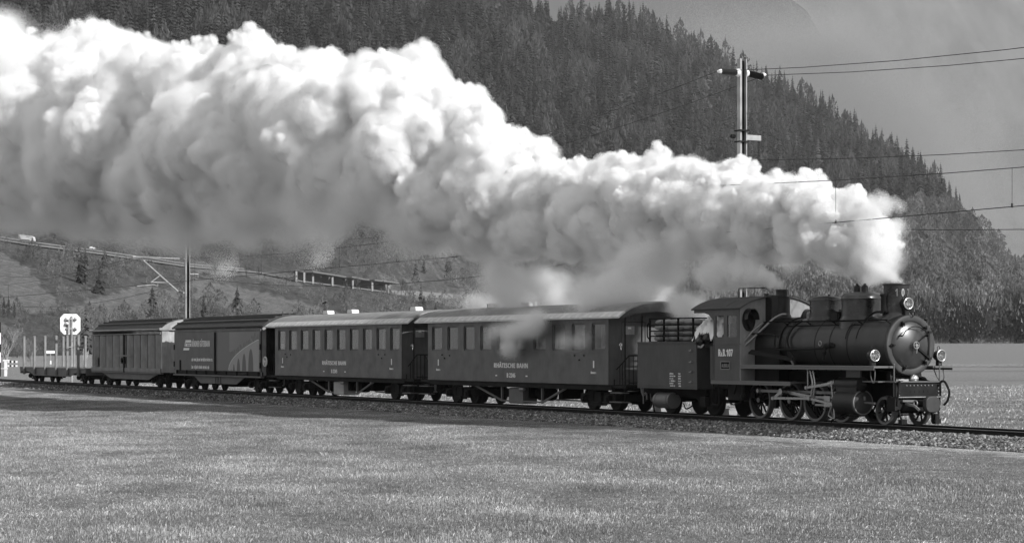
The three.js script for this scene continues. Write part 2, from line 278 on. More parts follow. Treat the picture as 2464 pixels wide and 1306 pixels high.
// ------------------------------------------------------------ the railway line
const track = new THREE.Group(); track.name = 'railway_track'; scene.add(track); tag(track, 'metre gauge railway track on grey ballast under the train', null, null, 'structure');
{
  const x0 = -135, x1 = 22;
  kit().plateZY(shp([[-2.0, -0.5], [2.05, -0.5], [1.85, -0.3], [1.3, -0.155], [-1.3, -0.155], [-1.9, -0.3]]), x0, x1 - x0).mesh('ballast_bed', mat(0.05, 0.95, { map: sootMap, bumpMap: grainBump, bumpScale: 0.03 }), track);
  for (const z of [0.53, -0.53]) {
    const r = kit().plateZY(shp([[z - 0.055, -0.13], [z + 0.055, -0.13], [z + 0.055, -0.118], [z + 0.009, -0.1], [z + 0.009, -0.04], [z + 0.03, -0.03], [z + 0.03, -0.006], [z - 0.03, -0.006], [z - 0.03, -0.03], [z - 0.009, -0.04], [z - 0.009, -0.1], [z - 0.055, -0.118]]), x0, x1 - x0).mesh('rail', M.rail, track);
    kit().box(x0, x1, -0.006, 0, z - 0.026, z + 0.026).mesh('running_surface', M.railTop, r);
  }
  const sg = kit().beam(-0.11, 0.11, -0.2, -0.13, -0.95, 0.95).list[0], sm = M.rail;
  for (let x = -100; x < 21; x += 0.66) { const s = new THREE.Mesh(sg, sm); s.name = 'sleeper'; s.position.x = x; s.castShadow = s.receiveShadow = true; track.add(s); }
  const r = rng(11), N = 62000, stones = [];
  const g0 = new THREE.IcosahedronGeometry(0.045, 0); g0.deleteAttribute('uv');
  const inst = new THREE.InstancedMesh(g0, mat(0.27, 0.9, { flatShading: true }), N), q = new THREE.Quaternion(), e = new THREE.Euler(), m = new THREE.Matrix4(), c = new THREE.Color();
  for (let i = 0; i < N; i++) {
    const far = r() < 0.12, x = i % 3 ? lerp(-40, 13, r()) : lerp(-130, -40, r()), z = far ? lerp(-1.9, 0.4, r()) : lerp(0.62, 2.12 + 0.25 * noise(x * 0.6, 1, 2), Math.pow(r(), 0.85));
    const y = z > 1.3 ? lerp(-0.155, -0.31, (z - 1.3) / 0.62) : z < -1.3 ? -0.2 : -0.15;
    e.set(r() * 6, r() * 6, r() * 6); q.setFromEuler(e); const s = 0.55 + 0.95 * r() * r(); m.compose(V(x, y + 0.025 * (r() - 0.2), z), q, V(s * (0.8 + 0.5 * r()), s * 0.8, s * (0.8 + 0.5 * r()))); inst.setMatrixAt(i, m);
    const v = 0.2 + 0.9 * Math.pow(r(), 1.8) + (r() < 0.07 ? 1.1 : 0); c.setRGB(v, v, v); inst.setColorAt(i, c);
  }
  inst.name = 'ballast'; inst.userData = { kind: 'stuff', label: 'crushed grey stone ballast' }; inst.castShadow = inst.receiveShadow = true; track.add(inst);
}
// ------------------------------------------------------------ catenary masts
function ribbed(k, a, b, r, n) { // a ribbed insulator between two points
  const A = V(...a), B = V(...b); k.cyl(a, b, r * 0.5, r * 0.5, 8);
  for (let i = 0; i < n; i++) { const t = (i + 0.5) / n, d = 0.32 / n, p = A.clone().lerp(B, t - d), q = A.clone().lerp(B, t + d); k.cyl(p.toArray(), q.toArray(), r, r * 0.72, 12); }
}
const mast = thing('catenary_mast', 'nearer steel overhead line mast with two black insulators, standing behind the engine cab', 'mast', [-9.05, 0, -2.8], 'overhead line masts');
{
  // two flanges, and a recessed web coloured dark to stand for its shade
  kit().box(-0.085, 0.085, -0.5, 10.85, 0.06, 0.12).box(-0.085, 0.085, -0.5, 10.85, -0.13, -0.1).mesh('post', M.galv, mast); kit().box(-0.05, -0.03, -0.5, 10.8, -0.1, 0.06).mesh('web', M.frame, mast);
  kit().box(-0.35, 0.35, -0.6, -0.28, -0.35, 0.35).mesh('foundation', M.concrete, mast);
  for (const s of [1, -1]) {
    const k = kit(); ribbed(k, [0, 10.42, s * 0.2], [0, 10.36 + (s > 0 ? 0.06 : -0.02), s * 0.78], 0.105, 13); const iN = k.mesh('insulator', M.insulator, mast);
    kit().cyl([0, 10.42, s * 0.12], [0, 10.42, s * 0.22], 0.13, 0.1, 14).mesh('end_cap', M.white, iN); kit().cyl([0, 10.42, s * 0.76], [0, 10.41, s * 0.86], 0.075, 0.05, 12).cyl([0, 10.41, s * 0.86], [0, 10.41, s * 0.9], 0.03).mesh('wire_clamp', M.white, iN);
  }
  kit().box(-0.17, 0.17, 8.62, 8.66, -0.17, 0.17).box(-0.17, 0.17, 8.28, 8.32, -0.17, 0.17).cyl([-0.14, 8.47, 0.17], [-0.14, 8.47, 0.3], 0.06).mesh('clamp', M.frame, mast);
  kit().box(-0.05, 0.05, 8.36, 8.52, -0.68, -0.14).mesh('bracket_arm', M.galv, mast);
  const k = kit(); ribbed(k, [0, 8.34, -0.63], [0, 7.86, -0.63], 0.06, 6); k.cyl([0, 8.36, -0.63], [0, 7.76, -0.63], 0.012, 0.012, 6); k.mesh('insulator', M.insulator, mast);
  // hinged cantilever over the track
  kit().cyl([0, 6.72, 0.42], [0, 6.78, 3.0], 0.05).mesh('top_tube', M.galv, mast); kit().cyl([0, 4.98, 0.5], [0, 6.6, 2.42], 0.045).mesh('cantilever', M.galv, mast);
  for (const [y, z] of [[6.72, 0.22], [4.92, 0.28]]) kit().cyl([0, y, 0.1], [0, y, z], 0.03).mesh('hinge', M.galv, mast);
  for (const [a, b] of [[[0, 6.72, 0.2], [0, 6.72, 0.42]], [[0, 4.92, 0.24], [0, 5.0, 0.52]]]) { const c2 = kit(); ribbed(c2, a, b, 0.05, 4); c2.mesh('insulator', M.insulator, mast); }
  kit().cyl([0, 5.85, 1.45], [0, 5.45, 2.0], 0.03).cyl([0, 5.43, 1.0], [0, 5.46, 2.0], 0.03).cyl([0, 5.43, 1.62], [0, 5.26, 1.62], 0.022).cyl([0, 5.26, 1.62], [0, 5.33, 1.85], 0.02).cyl([0, 5.33, 1.85], [0, 5.24, 2.75], 0.035).mesh('steady_arm', M.galv, mast);
  kit().box(-0.03, 0.03, 5.9, 5.96, -0.62, -0.14).cyl([0, 5.93, -0.6], [0, 5.72, -0.6], 0.015).mesh('cable_bracket', M.galv, mast);
}
copyOf(mast, 'farther overhead line mast with a pale hinged arm reaching over the goods wagons', [-61.3, 0, -2.8]);
const wires = [];
function sagged(pts, n = 12) { // [x, y, z] supports with the sag of the span that follows as a fourth number
  const o = []; for (let i = 0; i < pts.length - 1; i++) { const [a, b] = [pts[i], pts[i + 1]]; for (let j = 0; j < n; j++) { const t = j / n; o.push([lerp(a[0], b[0], t), lerp(a[1], b[1], t) - 4 * (a[3] || 0) * t * (1 - t), lerp(a[2], b[2], t)]); } } o.push(pts[pts.length - 1].slice(0, 3)); return o;
}
function wire(name, label, pts, r = 0.011) {
  const line = sagged(pts), k = kit(); for (let i = 0; i < line.length - 1; i++) k.cyl(line[i], line[i + 1], r, r, 6, true);
  const m = k.mesh(numbered(name), M.wire, scene); tag(m, label, 'wire'); return [m, line];
}
const MX = [-113.5, -61.3, -9.05, 43.2];
wire('contact_wire', 'lowest wire straight over the track, touching the smoke above the chimney', MX.map((x) => [x, 5.27, 0, 0]), 0.012);
{
  const [m, line] = wire('messenger_wire', 'wire hanging in shallow curves over the contact wire, with thin droppers', MX.map((x) => [x, 6.8, 0, 0.75]), 0.011);
  const yAt = (x) => { for (let i = 1; i < line.length; i++) if (x <= line[i][0]) { const t = (x - line[i - 1][0]) / (line[i][0] - line[i - 1][0]); return lerp(line[i - 1][1], line[i][1], t); } return 6.5; };
  for (const x of [-99, -88, -77, -68, -52, -43, -34.1, -25, -16, -0.5, 6.4, 14, 26]) kit().cyl([x, 5.27, 0], [x, yAt(x), 0], 0.006, 0.006, 5).box(x - 0.02, x + 0.02, 5.25, 5.35, -0.015, 0.015).mesh('dropper', M.wire, m);
}
wire('feeder_wire', 'upper of the two top wires, from the near side insulator of the mast', MX.map((x) => [x, 10.42, -1.92, 1.35]));
wire('feeder_wire', 'second of the two top wires, from the far side insulator of the mast', MX.map((x) => [x, 10.40, -3.68, 1.35]));
wire('return_wire', 'single wire hung from the small ribbed insulator halfway down the mast', MX.map((x) => [x, 7.76, -3.43, 1.0]));
wire('ground_cable', 'dark cable level with the top of the smoke tip, lowest on the mast', MX.map((x) => [x, 5.74, -3.4, 1.05]), 0.011);
// ------------------------------------------------------------ signal, signs, barrier
{
  const s = thing('railway_signal', 'white octagonal signal board on a slim post behind the flat wagon', 'signal', [-83.7, 0, -2.8]);
  const oct = (r, c) => shp([[-r + c, -r], [r - c, -r], [r, -r + c], [r, r - c], [r - c, r], [-r + c, r], [-r, r - c], [-r, -r + c]].map(([a, b]) => [a, b + 3.5]));
  kit().plateZY(oct(0.64, 0.24), 0, 0.03).mesh('board', M.white, s);
  kit().plateZY(oct(0.65, 0.24), -0.02, 0.018).mesh('board_rim', M.galv, s);
  for (const [z, y] of [[0.26, 3.84], [0.27, 3.55], [-0.32, 3.86], [-0.32, 3.25]]) { const b = kit().lathe([[0.001, 0.3], [0.07, 0.28], [0.1, 0.2], [0.105, 0.1], [0.105, 0]], [0.03, y, z], 'x', 16).mesh('lamp_back', M.white, s); kit().cyl([0.06, y - 0.12, z], [0.2, y - 0.12, z], 0.035).mesh('lamp_bracket', M.frame, b); }
  kit().cyl([0.14, -0.5, -0.06], [0.14, 4.0, -0.06], 0.07, 0.06, 12).mesh('post', M.galv, s);
  kit().box(0.1, 0.24, 2.95, 3.8, 0.08, 0.2).mesh('junction_box', M.galv, s);
  kit().box(0.02, 0.2, 3.2, 3.26, -0.4, 0.3).mesh('crossbar', M.galv, s); kit().box(0.02, 0.2, 3.8, 3.86, -0.4, 0.3).mesh('crossbar', M.galv, s); kit().box(0.05, 0.25, 2.06, 2.1, -0.25, 0.2).mesh('step_bar', M.galv, s); kit().box(0.05, 0.25, 2.45, 2.5, -0.25, 0.02).mesh('step_bar', M.galv, s);
}
{
  const s = thing('small_sign', 'small narrow white board on a thin post beyond the flat wagon', 'sign', [-100, -0.3, -6]);
  kit().box(-0.02, 0.02, 1.95, 2.14, -0.36, 0.36).mesh('board', M.white, s); kit().cyl([-0.04, 0, 0], [-0.04, 2.1, 0], 0.035).mesh('post', M.galv, s); kit().cyl([-0.04, 1.2, 0], [-0.04, 1.45, 0], 0.07, 0.05).mesh('reflector', M.white, s);
}
{
  const p = bearing(12, 178, 0), s = thing('crossing_barrier', 'white post with red and white checked barrier arm at the left edge', 'barrier', [p.x, fieldY(p.x, p.z), p.z]);
  s.rotation.y = Math.atan2(-RIGHT.z, RIGHT.x);
  kit().box(-0.1, 0.1, 0, 1.35, -0.1, 0.1).box(-0.16, 0.16, 0.62, 0.7, -0.16, 0.16).mesh('post', M.white, s); kit().box(-0.22, 0.3, 1.3, 1.42, -0.12, 0.12).mesh('cap', M.white, s);
  for (let i = 0; i < 5; i++) { for (const [a, b] of [[1.15, 1.33], [0.82, 0.96]]) kit().box(0.16 + i * 0.17, 0.33 + i * 0.17, a, b, -0.03, 0.03).mesh('stripe', i % 2 ? M.frame : M.white, s); }
  kit().box(-0.7, 0.1, 0.64, 0.69, -0.03, 0.03).mesh('counter_arm', M.white, s);
}
{
  const p = bearing(-1.6, 176, 0), s = thing('striped_pole', 'black and white banded pole cut by the left edge of the view', 'pole', [p.x, fieldY(p.x, p.z), p.z]);
  const y0 = [0, 1.2, 2.05, 2.75, 3.7, 4.6]; for (let i = 0; i < 5; i++) kit().cyl([0, y0[i], 0], [0, y0[i + 1], 0], 0.07, 0.07, 10).mesh('band', i % 2 ? M.white : M.frame, s);
}
const block = thing('concrete_block', 'low concrete block beyond the rails, seen under the engine cab', 'block', [-13.9, -0.36, -5.6], 'concrete blocks beside the track');
kit().plateXY(shp([[-0.3, 0], [0.3, 0], [0.26, 0.26], [-0.26, 0.26]]), -0.22, 0.44).mesh('body', M.concrete, block); kit().box(-0.28, 0.28, 0.26, 0.3, -0.2, 0.2).mesh('lid', M.concrete, block);
copyOf(block, 'low concrete block beyond the rails, seen under the tender tank', [-17.7, -0.36, -5.3]);
// ------------------------------------------------------------ rolling stock: shared pieces
function fineprint(x, y, z, w, h, seed, material, parent) { // a line of print too small to read in the photograph
  const r = rng(seed), k = kit(); let p = x; while (p < x + w - h * 0.3) { if (r() < 0.14) { p += h * 0.55; continue; } const a = r() < 0.25 ? 1.35 : 1, b = r() < 0.12 ? -0.3 : 0; k.box(p, p + h * 0.16, y + b * h, y + h * a, z, z + 0.005).box(p, p + h * 0.5, y + (r() < 0.5 ? 0 : 0.8) * h, y + (r() < 0.5 ? 0.2 : 1) * h, z, z + 0.004); if (r() < 0.6) k.box(p + h * 0.36, p + h * 0.5, y, y + h, z, z + 0.006); p += h * 0.62; }
  const m = k.mesh('fine_print', material, parent); m.userData = { kind: 'stuff' }; return m;
}
function wheelset(kitW, x, r, z = 0.53, spokes = 0) { // both wheels of a plain axle
  for (const s of [1, -1]) kitW.lathe([[0.001, 0.06], [0.09, 0.06], [0.1, 0.02], [r * 0.72, 0.0], [r * 0.8, 0.03], [r, 0.03], [r, -0.06], [r + 0.028, -0.065], [r + 0.028, -0.09], [0.06, -0.09]].map(([a, b]) => [a, b * s]), [x, r, s * z], 'z', 28);
  kitW.cyl([x, r, -z], [x, r, z], 0.055);
}
function bogie(parent, x, r, wb) {
  const b = sub('bogie', parent, [x, 0, 0]);
  const k = kit(); for (const s of [1, -1]) { k.plateXY(shp([[-wb / 2 - 0.38, r - 0.06], [-wb / 2 - 0.38, r + 0.16], [-0.35, r + 0.2], [-0.3, r - 0.08], [0.3, r - 0.08], [0.35, r + 0.2], [wb / 2 + 0.38, r + 0.16], [wb / 2 + 0.38, r - 0.06], [wb / 2 - 0.2, r - 0.02], [0.45, r - 0.2], [-0.45, r - 0.2], [-wb / 2 + 0.2, r - 0.02]]), s * 0.74 - 0.03, 0.06); }
  k.box(-0.2, 0.2, r - 0.1, r + 0.22, -0.8, 0.8).box(-wb / 2 - 0.4, -wb / 2 - 0.33, r - 0.06, r + 0.14, -0.74, 0.74).box(wb / 2 + 0.33, wb / 2 + 0.4, r - 0.06, r + 0.14, -0.74, 0.74);
  for (const s of [1, -1]) for (let i = 0; i < 5; i++) k.box(-0.34 + i * 0.04, 0.34 - i * 0.04, r - 0.2 + i * 0.02, r - 0.18 + i * 0.02, s * 0.83 - 0.04, s * 0.83 + 0.04);
  k.mesh('bogie_frame', M.frame, b);
  for (const s of [-1, 1]) { const w = kit(); wheelset(w, s * wb / 2, r); w.mesh('wheelset', M.frame, b); for (const t of [1, -1]) kit().box(s * wb / 2 - 0.11, s * wb / 2 + 0.11, r - 0.13, r + 0.13, t * 0.77, t * 0.9).cyl([s * wb / 2, r, t * 0.88], [s * wb / 2, r, t * 0.95], 0.08).mesh('axle_box', M.frame, b); }
  for (const s of [-1, 1]) for (const t of [1, -1]) kit().box(s * (wb / 2 - r - 0.07) - 0.03, s * (wb / 2 - r - 0.07) + 0.03, r - 0.16, r + 0.14, t * 0.47, t * 0.6).mesh('brake_block', M.frame, b);
}
function coupler(parent, x, s, y = 0.62) { kit().cyl([x, y, 0], [x + s * 0.42, y, 0], 0.07).lathe([[0.001, 0.07], [0.12, 0.06], [0.19, 0.03], [0.2, 0], [0.05, -0.03]].map(([a, b]) => [a, b * s]), [x + s * 0.45, y, 0], 'x', 16).bar([x, y - 0.12, 0.25], [x + s * 0.3, y - 0.3, 0.25], 0.05, 0.05).mesh('buffer', M.frame, parent); }
const arc = (w, y0, y1, n = 18, a = -1, b = 1) => range(a, b, n).map((t) => [t * w, y0 + (y1 - y0) * (1 - t * t * (0.75 + 0.25 * t * t))]);   // flattened roof curve
function roofShell(w, y0, y1, x0, x1, t = 0.05, a = -1, b = 1, n = 22) { const o = arc(w, y0, y1, n, a, b), i = o.map(([z, y]) => [z * 0.985, y - t]).reverse(); return kit().plateZY(shp([...o, ...i]), x0, x1 - x0); }
// ------------------------------------------------------------ passenger coaches
const coach = thing('passenger_coach', 'nearer dark passenger coach numbered B 2246, half veiled in steam behind the tender', 'railway coach', [-16.57, 0, 0], 'dark four-axle passenger coaches');
const WIN = [-6.05, -4.79, -3.51, -2.24, -0.98, 0.30, 1.57, 2.84, 4.11, 5.36];
{
  const W = 0.83, y0 = 0.83, y1 = 2.93;
  for (const s of [1, -1]) {
    const S = shp([[-6.38, y0], [6.38, y0], [6.38, y1], [-6.38, y1]]); for (const x of WIN) S.holes.push(hole(roundRect(x, 1.87, x + W, 2.72, 0.09)));
    const w = kit().plateXY(S, s > 0 ? 1.25 : -1.3, 0.05).mesh('side_wall', M.coach, coach);
    kit().box(-6.38, 6.38, y0 + 0.005, y0 + 0.05, s * 1.302 - 0.004, s * 1.302 + 0.008).box(-6.38, 6.38, 1.80, 1.83, s * 1.302 - 0.004, s * 1.302 + 0.008).mesh('moulding', M.coach, w);
    for (const x of WIN) {
      const F = shp(roundRect(x + 0.005, 1.875, x + W - 0.005, 2.715, 0.085)); F.holes.push(hole(roundRect(x + 0.045, 1.92, x + W - 0.045, 2.67, 0.05)));
      const f = kit().plateXY(F, s > 0 ? 1.225 : -1.265, 0.04).mesh('window', M.coachEnd, coach);
      kit().box(x + 0.04, x + W - 0.04, 1.915, 2.675, s * 1.243 - 0.003, s * 1.243 + 0.003).mesh('pane', M.glass, f);
    }
    for (const [x, y] of [[-5.2, 1.72], [-4.6, 1.7], [-5.0, 1.6], [4.9, 1.72], [4.3, 1.72], [4.6, 1.58]]) kit().cyl([x, y, s * 1.3], [x, y, s * 1.33], 0.025, 0.02, 8).mesh('bolt', M.dark, w);
  }
  for (const s of [1, -1]) {
    const S = shp([[-1.25, y0], [1.25, y0], [1.25, y1 - 0.02], ...arc(1.27, 2.9, 3.31).reverse().slice(1, -1), [-1.25, y1 - 0.02]]); S.holes.push(hole([[-0.02, 0.95], [0.84, 0.95], [0.84, 2.75], [-0.02, 2.75]]));
    const w = kit().plateZY(S, s > 0 ? 6.32 : -6.38, 0.06).mesh('end_wall', M.coachEnd, coach);
    const d = kit().plateZY(shp([[0.0, 0.97], [0.82, 0.97], [0.82, 2.73], [0.0, 2.73]]), s > 0 ? 6.33 : -6.365, 0.035).mesh('end_door', M.coachEnd, coach);
    kit().cyl([s * 6.39, 2.1, 0.86], [s * 6.39, 1.9, 0.86], 0.02).torus([s * 6.4, 2.05, 0.88], 0.05, 0.012, 'x', 12).mesh('door_handle', M.chrome, d);
    kit().box(s > 0 ? 6.38 : -6.4, s > 0 ? 6.4 : -6.38, 0.9, 2.95, 0.10, 0.12).mesh('trim', M.frame, w);
    const plate = kit().box(s > 0 ? 6.382 : -6.39, s > 0 ? 6.39 : -6.382, 2.36, 2.62, 0.38, 0.74).mesh('notice_plate', M.wagonEnd, coach); kit().box(s > 0 ? 6.39 : -6.394, s > 0 ? 6.394 : -6.39, 2.53, 2.59, 0.5, 0.62).mesh('badge', M.white, plate);
  }
  kit().box(-6.3, 6.3, 0.83, 0.93, -1.24, 1.24).mesh('floor', M.wood, coach);
  kit().put(roofShell(1.2, 2.8, 3.2, -6.3, 6.3, 0.02)).mesh('ceiling', M.coachEnd, coach);
  for (const x of WIN.slice(0, 9)) for (const z of [-0.75, 0.75]) kit().box(x + 0.98, x + 1.06, 0.93, 1.95, z - 0.45, z + 0.45).box(x + 0.68, x + 1.38, 1.3, 1.38, z - 0.45, z + 0.45).mesh('bench', M.wood, coach);
  kit().put(roofShell(1.44, 2.9, 3.37, -7.2, 7.2, 0.05, -0.86, 0.86)).mesh('roof', M.roof, coach);
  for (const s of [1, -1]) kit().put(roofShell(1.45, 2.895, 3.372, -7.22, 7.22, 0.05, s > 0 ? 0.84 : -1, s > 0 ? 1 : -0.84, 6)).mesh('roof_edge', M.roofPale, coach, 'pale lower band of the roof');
  for (const s of [1, -1]) kit().plateZY(shp([...arc(1.43, 2.88, 3.34), [1.2, 2.86], [0.9, 2.98], [0, 3.06], [-0.9, 2.98], [-1.2, 2.86]]), s > 0 ? 7.12 : -7.16, 0.04).mesh('roof_fascia', M.coachEnd, coach);
  for (const x of [-3.66, -1.12, 4.9]) { const v = kit().plateXY(shp([[-0.27, 0], [0.27, 0], [0.24, 0.13], [0.18, 0.17], [-0.2, 0.17], [-0.27, 0.1]].map(([a, b]) => [a + x, b + 3.345])), -0.15, 0.3).mesh('roof_vent', M.vent, coach); kit().box(x - 0.35, x - 0.2, 3.345, 3.5, -0.13, 0.13).box(x - 0.32, x + 0.3, 3.34, 3.37, -0.17, 0.17).mesh('vent_hood', M.dark, v); }
  for (const s of [1, -1]) { kit().beam(-6.4, 6.4, 0.66, 0.83, s > 0 ? 1.12 : -1.2, s > 0 ? 1.2 : -1.12).mesh('solebar', M.frame, coach); }
  kit().box(-6.4, 6.4, 0.62, 0.76, -0.15, 0.15).box(-7.2, 7.2, 0.66, 0.72, -0.95, 0.95).mesh('underframe', M.dark, coach);
  for (const s of [1, -1]) kit().bar([-3.1, 0.68, s * 1.05], [-1.1, 0.2, s * 1.05], 0.05, 0.06).bar([-1.1, 0.2, s * 1.05], [1.75, 0.2, s * 1.05], 0.05, 0.05).bar([1.75, 0.2, s * 1.05], [3.3, 0.68, s * 1.05], 0.05, 0.06).box(-1.13, -1.06, 0.2, 0.7, s * 1.05 - 0.03, s * 1.05 + 0.03).box(1.7, 1.77, 0.16, 0.7, s * 1.05 - 0.03, s * 1.05 + 0.03).mesh('truss_rod', M.wagonDark, coach);
  kit().beam(-0.55, 0.45, 0.12, 0.64, 0.55, 1.08, 0.03).mesh('battery_box', M.wagonDark, coach);
  kit().cyl([0.6, 0.45, 0.5], [1.4, 0.45, 0.5], 0.22, 0.22, 16).box(0.5, 0.62, 0.3, 0.65, 0.3, 0.9).mesh('brake_gear', M.dark, coach); kit().cyl([2.3, 0.48, -0.4], [3.2, 0.48, -0.4], 0.2, 0.2, 14).mesh('air_tank', M.dark, coach); kit().box(2.0, 2.25, 0.3, 0.68, -0.2, 0.6).mesh('relay_box', M.dark, coach);
  kit().cyl([0.35, 0.6, 1.12], [0.62, 0.6, 1.12], 0.07, 0.05).mesh('brake_valve', M.dull, coach);
  for (const x of [-4.86, 4.86]) bogie(coach, x, 0.37, 1.45);
  for (const s of [1, -1]) {
    const p = sub('end_platform', coach, [s * 6.8, 0, 0]);
    kit().box(-0.42, 0.42, 0.74, 0.82, -1.18, 1.18).mesh('platform_deck', M.frame, p);
    for (const z of [1.14, -1.14]) { kit().cyl([0.3, 0.3, z], [0.3, 2.95, z], 0.022, 0.022, 8).cyl([-0.34, 0.3, z], [-0.34, 1.0, z], 0.018, 0.018, 8).mesh('handrail', M.frame, p); kit().box(-0.4, 0.34, 0.3, 0.33, z - 0.16, z + 0.14).box(-0.4, 0.34, 0.58, 0.61, z - 0.12, z + 0.12).mesh('step', M.pipe, p); }
    const e = s * 0.38, k = kit().cyl([e, 1.72, -1.05], [e, 1.72, 1.05], 0.02, 0.02, 6).cyl([e, 0.9, -1.05], [e, 0.9, 1.05], 0.015, 0.015, 6); for (let i = 0; i < 15; i++) k.cyl([e, 0.85, -1.05 + i * 0.15], [e, 1.72, -1.05 + i * 0.15], 0.013, 0.013, 5);
    k.cyl([e, 1.72, 1.05], [-e * 0.6, 1.3, 1.12], 0.018, 0.018, 6); for (let i = 1; i < 4; i++) k.cyl([lerp(e, -e * 0.6, i / 4), 0.85, 1.1], [lerp(e, -e * 0.6, i / 4), lerp(1.72, 1.3, i / 4), 1.1], 0.013, 0.013, 5);
    k.mesh('railing', M.frame, p);
    coupler(coach, s * 7.2, s);
    kit().tube([[s * 7.15, 0.95, 0.45], [s * 7.42, 0.75, 0.46], [s * 7.5, 0.4, 0.46], [s * 7.62, 0.36, 0.46]], 0.03).mesh('brake_hose', M.pipe, coach);
  }
}
function coachLetters(c, number) {
  letters('RHÄTISCHE BAHN', -1.2, 1.3, 1.3, 2.4, 0.2, 0.008, 'lettering', M.letter, c); letters(number, -0.27, 0.98, 1.3, 0.6, 0.15, 0.008, 'lettering', M.letter, c);
  for (const x of [-5.55, 5.45]) { kit().box(x, x + 0.07, 1.34, 1.56, 1.3, 1.306).mesh('class_mark', M.letter, c); fineprint(x - 0.14, 1.16, 1.3, 0.34, 0.06, 3, M.letter, c); }
  for (const x of [-1.1, 1.05]) kit().box(x, x + 0.12, 1.02, 1.06, 1.3, 1.306).mesh('class_mark', M.letter, c);
}
const coach1 = copyOf(coach, 'farther dark passenger coach numbered B 2245, between the goods wagons and the other coach', [-31.58, 0, 0]);
coachLetters(coach, 'B 2246'); coachLetters(coach1, 'B 2245');
kit().box(-5.8, -5.55, 1.93, 2.15, 1.228, 1.236).mesh('window_notice', M.white, coach1);
for (const c of coach1.children) if (c.name === 'battery_box') c.material = M.wagonEnd;
// ------------------------------------------------------------ goods wagons
function ribRoof(w, y0, y1, x0, x1, n, parent, material) {
  const r = kit().put(roofShell(w, y0, y1, x0, x1, 0.05)).mesh('roof', material, parent), o = arc(w, y0, y1, n + 2);
  for (let i = 1; i <= n; i++) kit().beam(x0 + 0.02, x1 - 0.02, o[i][1] - 0.01, o[i][1] + 0.05, o[i][0] - 0.045, o[i][0] + 0.045, 0.012).mesh('roof_rib', material, r);
}
function wagonGear(w, x0, x1, b) {
  for (const x of [x0 + b, x1 - b]) bogie(w, x, 0.36, 1.35);
  for (const s of [1, -1]) coupler(w, s > 0 ? x1 : x0, s);
  kit().box(x0, x1, 0.66, 0.76, -0.9, 0.9).box(x0 + 1, x1 - 1, 0.5, 0.66, -0.12, 0.12).box(-0.6, 0.6, 0.22, 0.6, -0.6, 0.6).mesh('underframe', M.dark, w);
}
const ribWagon = thing('goods_wagon', 'grey sliding-wall goods wagon with bulging ribbed doors and a sunlit end', 'goods wagon', [-59.3, 0, 0]);
{
  const L = 5.88; wagonGear(ribWagon, -6.4, 6.4, 2.2);
  for (const s of [1, -1]) {
    for (let i = 0; i < 10; i++) { // bulging door panels, five to a door
      const x0 = -L + 0.1 + i * 1.172 + (i > 4 ? 0.06 : 0), w = 0.97, n = 9, o = range(0, 1, n).map((t) => [x0 + t * w, 0.15 * Math.sin(t * Math.PI)]);
      const S = shp([[x0, -0.04], ...o, [x0 + w, -0.04]].map(([a, b]) => [a, -b * s])), e = new THREE.ExtrudeGeometry(S, { depth: 1.66, bevelEnabled: false }); e.rotateX(-Math.PI / 2); e.translate(0, 0.98, s * 1.14);
      kit().add(e).mesh('door_panel', M.wagon, ribWagon);
    }
    kit().box(-L, L, 0.95, 2.68, s * 1.02, s * 1.1).mesh('inner_wall', M.dark, ribWagon);
    kit().box(-L, L, 0.8, 0.98, s * 1.17, s * 1.27).mesh('lower_band', mat(0.24, 0.6, { map: paintMap }), ribWagon);
    kit().beam(-L, L, 0.7, 0.8, Math.min(s * 1.1, s * 1.25), Math.max(s * 1.1, s * 1.25)).mesh('sill', M.wagonDark, ribWagon);
    kit().beam(-L - 0.02, L + 0.02, 2.66, 2.72, Math.min(s * 1.2, s * 1.3), Math.max(s * 1.2, s * 1.3)).mesh('upper_rail', M.wagon, ribWagon);
    kit().beam(-L - 0.05, L + 0.05, 2.86, 2.95, Math.min(s * 1.22, s * 1.38), Math.max(s * 1.22, s * 1.38), 0.03).mesh('gutter', M.wagonEnd, ribWagon);
    kit().plateXY(shp([[-4.6, 0.7], [4.9, 0.7], [3.4, 0.4], [-2.9, 0.4]]), s * 1.05 - 0.02, 0.04).mesh('side_sill', M.wagonDark, ribWagon);
    kit().box(-0.06, 0.06, 0.75, 2.7, s * 1.24, s * 1.31).mesh('lock_bar', M.frame, ribWagon);
    kit().box(-1.1, 1.3, 1.57, 1.63, s * 1.29, s * 1.33).mesh('handle_bar', M.wagon, ribWagon);
    kit().box(-0.3, 0.25, 1.2, 1.5, s * 1.27, s * 1.35).cyl([-0.05, 1.36, s * 1.34], [-0.05, 1.36, s * 1.42], 0.1).mesh('lock', M.frame, ribWagon);
    kit().box(-L + 0.65, -L + 1.25, 1.05, 1.5, s * 1.268, s * 1.285).box(-L + 0.85, -L + 1.0, 1.14, 1.4, s * 1.285, s * 1.3).mesh('label_holder', M.wagonDark, ribWagon);
  }
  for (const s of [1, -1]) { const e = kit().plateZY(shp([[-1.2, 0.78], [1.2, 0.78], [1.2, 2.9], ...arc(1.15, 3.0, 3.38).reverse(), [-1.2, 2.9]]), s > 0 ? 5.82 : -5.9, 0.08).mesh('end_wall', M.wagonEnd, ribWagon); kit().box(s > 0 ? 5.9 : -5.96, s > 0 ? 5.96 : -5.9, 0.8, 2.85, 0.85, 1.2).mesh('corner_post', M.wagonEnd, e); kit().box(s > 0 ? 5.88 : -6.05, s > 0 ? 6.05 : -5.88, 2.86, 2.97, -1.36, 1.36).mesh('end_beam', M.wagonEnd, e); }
  ribRoof(1.16, 2.98, 3.43, -5.8, 5.8, 7, ribWagon, M.roofDark);
}
